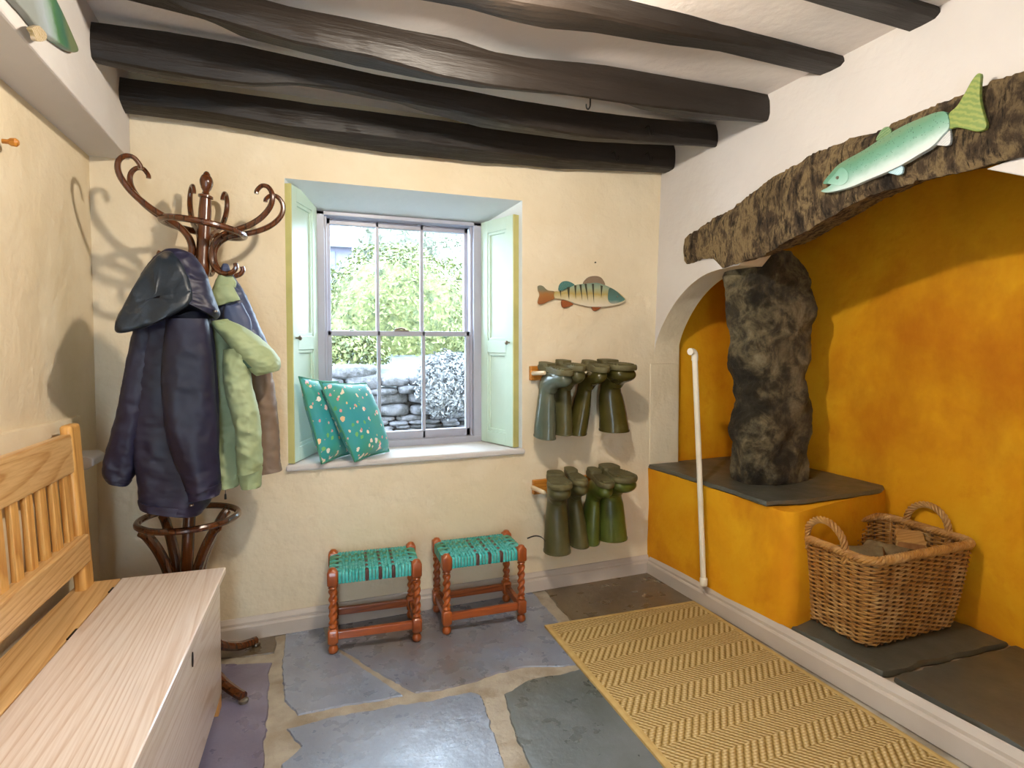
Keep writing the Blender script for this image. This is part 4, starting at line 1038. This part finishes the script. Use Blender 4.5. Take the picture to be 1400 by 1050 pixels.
    mb.loft([off(r0, .98), off(r0, 1.035), off(r1, 1.035), off(r1, .98)], cap0=False, cap1=False); obj('cuff_band', mb, mat, root)
    if strap:
        c = W_(.02, -.05 * wsc, ht - .055); mb = MB()
        pts = cat([c, c + lat * -.02 + Vector((0, 0, .02)), c + lat * -.05 + Vector((0, 0, .026)), c + lat * -.085 + Vector((0, 0, .015))], 5)
        mb.loft([[Vector(p) + f * .007, Vector(p) + f * .007 + Vector((0, 0, .002)), Vector(p) - f * .007 + Vector((0, 0, .002)), Vector(p) - f * .007] for p in pts]); obj('strap', mb, M['iron'], root)
U = 1.105; Lw = .588
rx0 = ony(723, 510, BW).x; rack('wooden rail with pegs holding the upper row of upturned boots', rx0, 1.50, ony(730, 510, BW).z)
rx1 = ony(727, 665, BW).x; rack('wooden rail with pegs holding the lower row of upturned boots', rx1, 1.50, ony(730, 665, BW).z)
bx = lambda px, y: ony(px, y, 2.448).x
boot('leftmost upturned boot of the upper row, grey green with a bright window sheen', bx(749, 505), U - .012, RB[0], 11, bx(744, 600) - bx(749, 505), wsc=.80, grp='upper', tip=.18)
boot('second upturned boot from the left in the upper row, half in shadow', bx(771, 505), U, RB[3], 3, bx(768, 598) - bx(771, 505), wsc=.80, grp='upper', tip=.10)
boot('third upturned boot from the left in the upper row, olive, its leg slanting left', bx(806, 505), U - .004, RB[1], -3, bx(788, 598) - bx(806, 505), wsc=.80, grp='upper', tip=.14)
boot('rightmost upturned boot of the upper row, broad olive leg standing apart', bx(830, 505), U, RB[1], 3, bx(838, 596) - bx(830, 505), wsc=1.32, turn=-10, grp='upper', tip=.10, yo=-.012)
boot('leftmost upturned boot of the lower row, worn, with a buckle strap sticking out', bx(757, 655), Lw - .008, RB[3], -17, bx(759, 760) - bx(757, 655), ht=.36, wsc=1.14, turn=10, strap=True, grp='lower', tip=.06, yo=-.02)
boot('second upturned boot from the left in the lower row, leaning right', bx(781, 655), Lw - .002, RB[3], -11, bx(791, 755) - bx(781, 655), ht=.355, wsc=.80, grp='lower', tip=.05)
boot('third upturned boot from the left in the lower row, narrow moss green leg', bx(813, 655), Lw - .016, RB[2], -5, bx(806, 755) - bx(813, 655), ht=.335, wsc=.80, grp='lower', tip=.16)
boot('rightmost upturned boot of the lower row, broad moss green leg', bx(832, 655), Lw, RB[2], 1, bx(835, 750) - bx(832, 655), ht=.345, wsc=1.32, turn=-10, grp='lower', tip=.12, yo=-.012)

# ================================================================== PAINTED WOODEN FISH
def slab(name, pts, off, mat, parent=None, bevel=.003, m=4, seg=3):
    mb = MB(); mb.prism([Vector(p) for p in cat([tuple(p) for p in pts], m, True)], off); return obj(name, mb, mat, parent, smooth=False, bevel=bevel, seg=seg)
def band(name, stops, axis, z0, z1, spot=None, rough=.4, loc=(0, 0, 0)):
    # colour bands down the body between heights z0..z1 along a direction (object space), with brushy noise
    t = NT(name); tc = t.n('ShaderNodeTexCoord'); dp = t.n('ShaderNodeVectorMath', operation='DOT_PRODUCT'); t.l(tc.outputs['Object'], dp.inputs[0]); dp.inputs[1].default_value = axis
    k = t.math('DIVIDE', t.math('SUBTRACT', dp.outputs['Value'], z0), z1 - z0)
    k = t.math('ADD', k, t.math('MULTIPLY', t.math('SUBTRACT', t.noise(t.coords((1, 1, 1)), 40, 4), .5), .22))
    c = t.ramp(k, stops)
    if spot:
        vo = t.n('ShaderNodeTexVoronoi'); t.l(t.coords(), vo.inputs['Vector']); vo.inputs['Scale'].default_value = spot[1]
        m = t.math('MULTIPLY', t.math('LESS_THAN', vo.outputs['Distance'], spot[2]), t.math('GREATER_THAN', k, spot[3]))
        c = t.mix(t.math('MULTIPLY', m, .8), c, spot[0])
    t.bump(t.noise(t.coords(), 120, 3), .1, .001)
    return t.done(c, rough, .4)
def rays(name, a, b, scale, rot, rough=.45):
    t = NT(name); w = t.n('ShaderNodeTexWave', bands_direction='Z' if rot[0] else 'X'); t.l(t.coords((1, 1, 1), rot=rot), w.inputs['Vector']); w.inputs['Scale'].default_value = scale; w.inputs['Distortion'].default_value = 4; w.inputs['Detail Scale'].default_value = 3
    return t.done(t.ramp(w.outputs['Fac'], [(.2, a), (.8, b)]), rough, .4)
PYF = BW - .004
perch = thing('wooden_fish', 'small striped painted wooden fish on the back wall above the boots', 'fish ornament', tuple(ony(795, 424, BW)), 'painted wooden fish')
PP = lambda pts, y=PYF: [ony(a, b, y) for a, b in pts]
pz0, pz1 = ony(795, 419, BW).z - perch.location.z, ony(795, 385, BW).z - perch.location.z
M['perch'] = band('perch body paint', [(.0, 'D8CDB8'), (.3, 'C8BC98'), (.5, 'B09A5A'), (.72, '98A488'), (1.0, '6E8A80')], (0, 0, 1), pz0, pz1)
slab('body', PP([(766, 399), (775, 395), (785, 390), (800, 388), (815, 387), (828, 391), (840, 397), (850, 405), (854, 410), (850, 415), (838, 418), (825, 420), (808, 420), (790, 417), (775, 412), (764, 409), (757, 408), (757, 399)]), (0, -.014, 0), M['perch'], perch, .005)
slab('head', PP([(833, 394), (842, 398), (850, 405), (854, 410), (845, 414), (836, 415), (831, 409)], PYF - .0135), (0, -.003, 0), band('perch head paint', [(0, 'C4B8A8'), (.35, '547C74'), (1, '4E6054')], (0, 0, 1), pz0, pz1 - .02), perch, .002)
M['fin_orange'] = rays('orange fin paint', '9A5A30', '844220', 60, (0, .6, 0)); M['fin_teal'] = rays('teal fin paint', '3E6A62', '56807A', 60, (0, .3, 0))
slab('tail_fin', PP([(758, 399), (748, 397), (741, 391), (735, 391), (735, 397), (737, 403), (735, 410), (735, 415), (741, 416), (749, 412), (758, 408)]), (0, -.010, 0), band('perch tail paint', [(0, '94582E'), (.35, '9C6A38'), (.55, '74745E'), (1, '7E7252')], (0, 0, 1), pz0 + .004, pz1 + .02), perch, .003)
slab('dorsal_fin', PP([(764, 398), (764, 390), (769, 385), (777, 385), (785, 390), (776, 394)]), (0, -.009, 0), M['fin_teal'], perch, .003)
slab('dorsal_fin', PP([(797, 389), (800, 382), (807, 378), (817, 378), (823, 382), (826, 391), (812, 391)]), (0, -.009, 0), rays('spiny fin paint', '5A4638', 'A48E76', 140, (0, .2, 0)), perch, .003)
slab('lower_fin', PP([(767, 411), (768, 420), (775, 420), (783, 416), (775, 412)]), (0, -.009, 0), M['fin_orange'], perch, .003)
slab('lower_fin', PP([(808, 419), (811, 425), (816, 424), (822, 419), (815, 417)]), (0, -.009, 0), M['fin_orange'], perch, .003)
M['stripe'] = NT('dark stripe paint').done('3A3A28', .5)
for q in ([(765, 397), (767, 397), (767, 407)], [(775, 393), (779, 392), (778, 410)], [(785, 390), (788, 390), (787, 409)], [(792, 389), (795, 389), (796, 411)], [(799, 388), (802, 388), (804, 412)], [(809, 388), (812, 388), (812, 415)], [(821, 390), (824, 391), (822, 407)]):
    mb = MB(); mb.prism(PP(q, PYF - .0138), (0, -.0008, 0)); obj('stripe', mb, M['stripe'], perch, smooth=False)
mb = MB(); p = ony(844, 405.5, PYF - .017); mb.lathe([(.0008, 0), (.0035, .0), (.003, .002), (.0006, .003)], (0, 0, 0), 12); mb.v = [p + Vector((q.x, -q.z, q.y)) for q in mb.v]; obj('eye', mb, M['brass'], perch)
# trout on the lintel
TX = LX - .006
trout = thing('wooden_fish', 'large green painted wooden trout fixed across the lintel beam', 'fish ornament', tuple(onx(1230, 235, TX)), 'painted wooden fish')
TP = lambda pts, x=TX: [onx(a, b, x) for a, b in pts]
h0, t0 = onx(1127, 255, TX), onx(1310, 155, TX); ax = (t0 - h0).normalized(); cr = Vector((0, -ax.z, ax.y)); cr = cr if cr.z > 0 else -cr
def q0(p): return (onx(p[0], p[1], TX) - trout.location).dot(cr)
b0, b1 = q0((1215, 236)), q0((1215, 193))
M['trout'] = band('trout paint', [(.0, 'D2D8D6'), (.22, 'BCD0CC'), (.4, '92B4A8'), (.6, '6C9C88'), (.85, '5C8C72'), (1, '68886A')], tuple(cr), b0, b1, ('2E4A3E', 130, .17, .45))
slab('body', TP([(1127, 262), (1136, 264), (1152, 261), (1172, 255), (1193, 246), (1215, 237), (1238, 226), (1262, 212), (1280, 201), (1294, 186), (1303, 175), (1300, 156), (1288, 154), (1268, 161), (1240, 173), (1212, 189), (1186, 206), (1164, 218), (1150, 227), (1140, 238), (1130, 251), (1137, 252), (1141, 253), (1136, 257)]), (-.018, 0, 0), M['trout'], trout, .006)
slab('tail_fin', TP([(1301, 157), (1312, 146), (1322, 130), (1332, 112), (1340, 102), (1345, 103), (1344, 118), (1344, 136), (1348, 154), (1353, 170), (1350, 178), (1340, 181), (1326, 178), (1312, 175), (1301, 176)]), (-.014, 0, 0), rays('green tail paint', '88944A', '6E8440', 22, (-.5, 0, 0)), trout, .003)
slab('dorsal_fin', TP([(1200, 193), (1206, 180), (1213, 174), (1219, 175), (1221, 182), (1214, 189)]), (-.010, 0, 0), M['fin_teal'] if False else rays('dull green fin', '5E7E58', '7A9468', 40, (.4, 0, 0)), trout, .003)
M['fin_pale'] = rays('pale fin paint', 'C8C8C8', 'B4B8BC', 50, (.6, 0, 0))
slab('lower_fin', TP([(1278, 199), (1285, 199), (1296, 200), (1302, 196), (1302, 180), (1298, 178), (1288, 188)]), (-.010, 0, 0), M['fin_pale'], trout, .003)
slab('lower_fin', TP([(1216, 236), (1222, 238), (1230, 240), (1236, 237), (1237, 229), (1233, 226), (1224, 229)]), (-.010, 0, 0), rays('pale blue fin', 'B8D4DC', 'A4C4CE', 50, (.6, 0, 0)), trout, .003)
slab('head', TP([(1150, 229), (1158, 233), (1160, 242), (1157, 250), (1148, 254), (1138, 252), (1132, 250), (1141, 239)], TX - .0178), (-.0025, 0, 0), band('trout head paint', [(0, 'C2D8D2'), (.5, '8CB8A8'), (1, '5E927C')], tuple(cr), b0, b1), trout, .002)
mb = MB(); p = onx(1145, 243, TX - .020); mb.lathe([(.001, 0), (.006, 0), (.005, .003), (.001, .004)], (0, 0, 0), 12); mb.v = [p + Vector((-q.z, q.x, q.y)) for q in mb.v]; obj('eye', mb, M['brass'], trout)
mb = MB(); mb.box((LX - .008, onx(1230, 215, LX).y - .02, onx(1230, 215, LX).z - .02), (LX + .05, onx(1230, 215, LX).y + .02, onx(1230, 215, LX).z + .02)); obj('mounting_block', mb, M['oak'], trout, smooth=False)
# fish on the boxed beam, cut by the top left corner of the picture
BX = -.541
bfish = thing('wooden_fish', 'painted wooden fish on the boxed beam, cut off by the top left corner', 'fish ornament', tuple(onx(40, 20, BX)), 'painted wooden fish')
BP = lambda pts, x=BX: [onx(a, b, x) for a, b in pts]
cr2 = (onx(70, 10, BX) - onx(30, 35, BX)).normalized(); s0 = (onx(38, 36, BX) - bfish.location).dot(cr2); s1 = (onx(75, 18, BX) - bfish.location).dot(cr2)
slab('body', BP([(96, 67), (94, 60), (86, 42), (76, 20), (66, 0), (52, -24), (30, -60), (5, -75), (-25, -70), (-30, -50), (-15, -28), (10, 3), (24, 18), (38, 35), (54, 47), (72, 60), (86, 69), (94, 70)]), (.020, 0, 0), band('old fish paint', [(0, '8E9490'), (.3, 'A8B4BC'), (.5, '8FA89C'), (.62, '4E7A50'), (.85, '3E6A5A'), (1, '6E7A58')], tuple(cr2), s0, s1), bfish, .006)
slab('side_fin', BP([(36, 38), (45, 34), (50, 37), (57, 46), (56, 54), (48, 56), (42, 54), (40, 46)], BX + .018), (.010, 0, 0), rays('tan fin', 'A89468', 'C4B49C', 40, (.4, 0, 0)), bfish, .003)

# ================================================================== PIPE, RUG, BASKET, LOGS, SMALL THINGS ON THE WALLS
pt_, pb_ = onx(950, 484, 1.70), onx(962, 797, 1.722)
pipe = thing('standpipe', 'white painted iron pipe with an elbow top standing against the ochre plinth', 'pipe', (pb_.x, pb_.y, pb_.z))
mb = MB(); mb.tube([pb_ + Vector((0, 0, -.012)), pb_.lerp(pt_, .5) + Vector((.002, .002, 0)), pt_ + Vector((0, 0, -.02))], .0125, 14); mb.lathe([(.016, 0), (.017, .004), (.017, .03), (.015, .034)], (pb_.x, pb_.y, pb_.z - .01)); obj('tube', mb, M['whitepaint'], pipe)
mb = MB(); e = pt_ + Vector((0, 0, -.03)); mb.tube(cat([e, e + Vector((0, 0, .018)), e + Vector((-.003, -.0, .032)), e + Vector((-.012, -.002, .040)), e + Vector((-.024, -.004, .041)), e + Vector((-.031, -.006, .041))], 4), [.015] * 17 + [.016] * 3 + [.015], 14); obj('elbow', mb, M['whitepaint'], pipe)
# rug
def jute():
    t = NT('sisal herringbone weave'); tc = t.n('ShaderNodeTexCoord'); sp = t.n('ShaderNodeSeparateXYZ'); t.l(tc.outputs['Object'], sp.inputs[0])
    x, y = sp.outputs[0], sp.outputs[1]
    BWD = .078
    v_ = t.math('DIVIDE', t.math('ADD', y, 5.0), BWD); idx = t.math('FLOOR', v_); par = t.math('MODULO', idx, 2.0)
    dr = t.math('SUBTRACT', t.math('MULTIPLY', par, 2.0), 1.0)
    ph = t.math('ADD', t.math('MULTIPLY', x, 1.0), t.math('MULTIPLY', t.math('MULTIPLY', y, dr), .85))
    f1 = t.math('ADD', 230.0, t.math('MULTIPLY', par, 120.0))
    rib = t.math('MULTIPLY_ADD', t.math('SINE', t.math('MULTIPLY', ph, f1)), .5, .5)
    nub = t.math('MULTIPLY_ADD', t.math('SINE', t.math('MULTIPLY', y, 620.0)), .5, .5)
    nub2 = t.math('MULTIPLY_ADD', t.math('SINE', t.math('MULTIPLY', x, 480.0)), .5, .5)
    h = t.math('MULTIPLY', t.math('POWER', rib, .7), t.math('ADD', .6, t.math('MULTIPLY', nub, .4)))
    h = t.math('ADD', h, t.math('MULTIPLY', nub2, .12))
    n = t.noise(t.coords(), 60, 4)
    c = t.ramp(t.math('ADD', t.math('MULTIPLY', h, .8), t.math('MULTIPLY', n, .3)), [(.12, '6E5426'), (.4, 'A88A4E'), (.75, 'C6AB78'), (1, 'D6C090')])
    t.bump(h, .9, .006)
    return t.done(c, .8, .2)
M['jute'] = jute(); M['tape'] = blotch('tan cotton tape', 'C2A468', 'B49458', 30, rough=.8, bump=.3, bscale=200, bdist=.001)
rq = [Vector((.990, 2.186, 0)), Vector((1.728, 2.148, 0)), Vector((1.742, .62, 0)), Vector((.955, .60, 0))]
rug = thing('rug', 'tan sisal rug with herringbone ribs on the slate floor', 'rug', (1.35, 1.4, 0))
rc = sum(rq, Vector()) / 4
inn = [p + Vector((.022 if p.x < rc.x else -.022, .022 if p.y < rc.y else -.022, 0)) for p in rq]
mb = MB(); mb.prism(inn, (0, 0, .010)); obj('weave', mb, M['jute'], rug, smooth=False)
mb = MB(); n = 4
mb.add(rq + [p + Vector((0, 0, .009)) for p in rq] + [p + Vector((0, 0, .0115)) for p in [a.lerp(b, .5) for a, b in zip(rq, inn)]] + [p + Vector((0, 0, .0105)) for p in inn], [(i + 4 * k, (i + 1) % 4 + 4 * k, (i + 1) % 4 + 4 * (k + 1), i + 4 * (k + 1)) for k in range(3) for i in range(4)])
obj('border_tape', mb, M['tape'], rug, smooth=False)
# basket
M['wicker'] = blotch('honey wicker', 'B98A4A', '8E6030', 30, .3, .7, .5, .4, .15, 90, .001, c3='D4B27C', s3=9, lo3=.5, hi3=.8)
M['wicker_dark'] = blotch('dark wicker stake', '6E4A24', '52341A', 30, rough=.6, bump=.1)
bk_ = thing('basket', 'large brown wicker log basket with two loop handles on the hearth', 'basket', (2.16, 1.60, .10))
BC = Vector((2.158, 1.582, 0)); HB = .342; z0b = .103
def rrect(hx, hy, r, n):
    # n points evenly along a rounded rectangle
    segs = [(hx - r, -hy, hx - r, -hy)]; pts = []
    per = 4 * (hx - r) + 4 * (hy - r) + 2 * math.pi * r
    for k in range(n):
        s = per * k / n
        for (L_, kind, d_) in ((2 * (hx - r), 0, 0), (math.pi * r / 2, 1, 0), (2 * (hy - r), 0, 1), (math.pi * r / 2, 1, 1), (2 * (hx - r), 0, 2), (math.pi * r / 2, 1, 2), (2 * (hy - r), 0, 3), (math.pi * r / 2, 1, 3)):
            if s <= L_: break
            s -= L_
        if kind == 0:
            p, nr = {0: ((-hx + r + s, -hy), (0, -1)), 1: ((hx, -hy + r + s), (1, 0)), 2: ((hx - r - s, hy), (0, 1)), 3: ((-hx, hy - r - s), (-1, 0))}[d_]
        else:
            a = -math.pi / 2 + d_ * math.pi / 2 + s / r; cx, cy = {0: (hx - r, -hy + r), 1: (hx - r, hy - r), 2: (-hx + r, hy - r), 3: (-hx + r, -hy + r)}[d_]
            nr = (math.cos(a), math.sin(a)); p = (cx + r * nr[0], cy + r * nr[1])
        pts.append((Vector((p[0], p[1], 0)), Vector((nr[0], nr[1], 0))))
    return pts
NST = 44
def bdim(t): return .238 + .044 * t ** .8, .143 + .044 * t ** .8, .040 + .015 * t
mb = MB(); NR = 38
for r in range(NR):
    t = r / (NR - 1); hx, hy, rr = bdim(t); z = z0b + .008 + (HB - .03) * t; pts = []
    for k, (p, nr) in enumerate(rrect(hx, hy, rr, NST * 4)):
        pts.append(BC + p + nr * (.0050 * math.cos(math.pi * k / 4 + math.pi * (r % 2)) + .001 * nz(p, 40, r)) + Vector((0, 0, z + .0022 * nz((p.x, p.y, r * .37), 9, 2) + .004 * nz((p.x, p.y, z), 4, 9))))
    mb.tube(pts, .0041, 6, loop=True)
obj('woven_side', mb, M['wicker'], bk_)
mb = MB()
for k in range(NST):
    pts = []
    for i in range(7):
        t = i / 6; hx, hy, rr = bdim(t); p, nr = rrect(hx, hy, rr, NST)[k]; pts.append(BC + p + Vector((0, 0, z0b + HB * t * .97)))
    mb.tube(pts, .0050, 6)
obj('stakes', mb, M['wicker_dark'], bk_)
mb = MB(); hx, hy, rr = bdim(0); q = [BC + p * .97 + Vector((0, 0, z0b)) for p, nr in rrect(hx, hy, rr, 60)]; mb.prism(q, (0, 0, .012))
obj('base', mb, M['wicker_dark'], bk_)
mb = MB(); hx, hy, rr = bdim(1.0); RR = rrect(hx, hy, rr, 240)
for s_ in range(5):
    pts = [BC + p + nr * (.011 * math.cos(k / 240 * 2 * math.pi * 26 + s_ * 2 * math.pi / 5)) + Vector((0, 0, z0b + HB - .010 + .010 * math.sin(k / 240 * 2 * math.pi * 26 + s_ * 2 * math.pi / 5))) for k, (p, nr) in enumerate(RR)]
    mb.tube(pts, .0072, 7, loop=True)
obj('braided_rim', mb, M['wicker'], bk_)
for sg in (-1, 1):
    mb = MB(); path = cat([(BC.x + sg * hx, BC.y - .085, z0b + HB - .045), (BC.x + sg * (hx + .002), BC.y - .083, z0b + HB + .01), (BC.x + sg * (hx + .004), BC.y - .068, z0b + HB + .05), (BC.x + sg * (hx + .006), BC.y - .035, z0b + HB + .078), (BC.x + sg * (hx + .006), BC.y, z0b + HB + .086), (BC.x + sg * (hx + .006), BC.y + .035, z0b + HB + .078), (BC.x + sg * (hx + .004), BC.y + .068, z0b + HB + .05), (BC.x + sg * (hx + .002), BC.y + .083, z0b + HB + .01), (BC.x + sg * hx, BC.y + .085, z0b + HB - .045)], 14)
    mb.tube(path, .008, 8); k_ = len(path)
    for s_ in range(4):
        hel = []
        for i, p in enumerate(path):
            a = Vector(path[max(i - 1, 0)]); b = Vector(path[min(i + 1, k_ - 1)]); tn = (b - a).normalized(); n1 = Vector((1, 0, 0)); n1 = (n1 - tn * n1.dot(tn)).normalized(); n2 = tn.cross(n1); ph = i / k_ * 2 * math.pi * 5 + s_ * math.pi / 2
            hel.append(Vector(p) + n1 * (.0085 * math.cos(ph)) + n2 * (.0085 * math.sin(ph)))
        mb.tube(hel, .0055, 6)
    obj('handle', mb, M['wicker'], bk_)
# firewood inside the basket
M['bark'] = blotch('mossy bark', '6A5A3E', '8A7856', 14, rough=.85, bump=.8, bscale=30, bdist=.01, c3='5E6A3A', s3=6)
M['split'] = grainwood('pale split log', 'C09A60', '9A743E', 'X', 30, 3, .7)
M['cut'] = blotch('cut log end', '8A5A30', 'A8794A', 20, rough=.7, bump=.2)
def log(label, a, b, r, seed, splt=False):
    a, b = Vector(a), Vector(b); d = (b - a).normalized(); n1 = d.orthogonal().normalized(); n1 = Vector((0, 0, 1)) - d * d.z; n1.normalize(); n2 = d.cross(n1)
    root = thing('firewood_log', label, 'log', tuple((a + b) / 2 - Vector((0, 0, r))), 'firewood in the wicker basket')
    mb = MB(); rings = []
    for i in range(12):
        t = i / 11; c = a.lerp(b, t); ring = []
        for k in range(36):
            th = 2 * math.pi * k / 36; rr = r * (1 + .12 * fbm((math.cos(th), math.sin(th), t * 3), 1.5, seed, 3))
            y, x = rr * math.cos(th), rr * math.sin(th)
            if splt: y = min(y, r * .35)
            ring.append(c + n1 * y + n2 * x)
        rings.append(ring)
    mb.loft(rings); obj('bark', mb, M['split'] if splt else M['bark'], root, auto=50)
    for rg, s_ in ((rings[0], -1), (rings[-1], 1)):
        mb = MB(); c = sum(rg, Vector()) / 36; mb.loft([[c + (p - c) * .9 + d * (s_ * .0005) for p in rg], [c + (p - c) * .88 + d * (s_ * .002) for p in rg]])
        obj('cut_end', mb, M['cut'], root)
log('dark mossy log in the left of the basket', (2.045, 1.68, .33), (2.14, 1.54, .36), .048, 3)
log('round log with its reddish cut end showing, in the middle of the basket', (2.215, 1.49, .365), (2.215, 1.66, .35), .040, 5)
log('pale split log lying across the right of the basket', (2.275, 1.53, .395), (2.39, 1.62, .405), .05, 7, True)
log('large dark log under the others at the bottom of the basket', (2.0, 1.60, .20), (2.34, 1.60, .20), .08, 9)
mb = MB(); e = Vector((2.25, 1.60, .43)); mb.loft([[e + Vector(p) for p in ((-.006, -.004, -.05), (.006, -.004, -.05), (.004, .006, -.05))], [e + Vector(p) for p in ((-.001, -.001, .07), (.002, -.001, .07), (.001, .002, .07))]])
tag(obj('wood_splinter', mb, M['split'], smooth=False), 'thin pale splinter of wood standing up in the basket', 'splinter')
# nail, knob
mb = MB(); p = ony(813, 359, BW); mb.lathe([(.002, 0), (.002, .008), (.004, .009), (.003, .011)], (0, 0, 0), 8); mb.v = [p + Vector((q.x, -q.z, q.y)) for q in mb.v]
tag(obj('nail', mb, M['iron']), 'small dark nail head in the back wall above the striped fish', 'nail')
mb = MB(); p = onx(3, 193, LW); mb.lathe([(.006, 0), (.006, .012), (.010, .018), (.011, .028), (.006, .034)], (0, 0, 0), 12); mb.v = [p + Vector((q.z, q.x, q.y)) for q in mb.v]
tag(obj('wooden_peg', mb, M['rackwood']), 'orange wooden peg in the left wall at the left edge of the picture', 'peg')
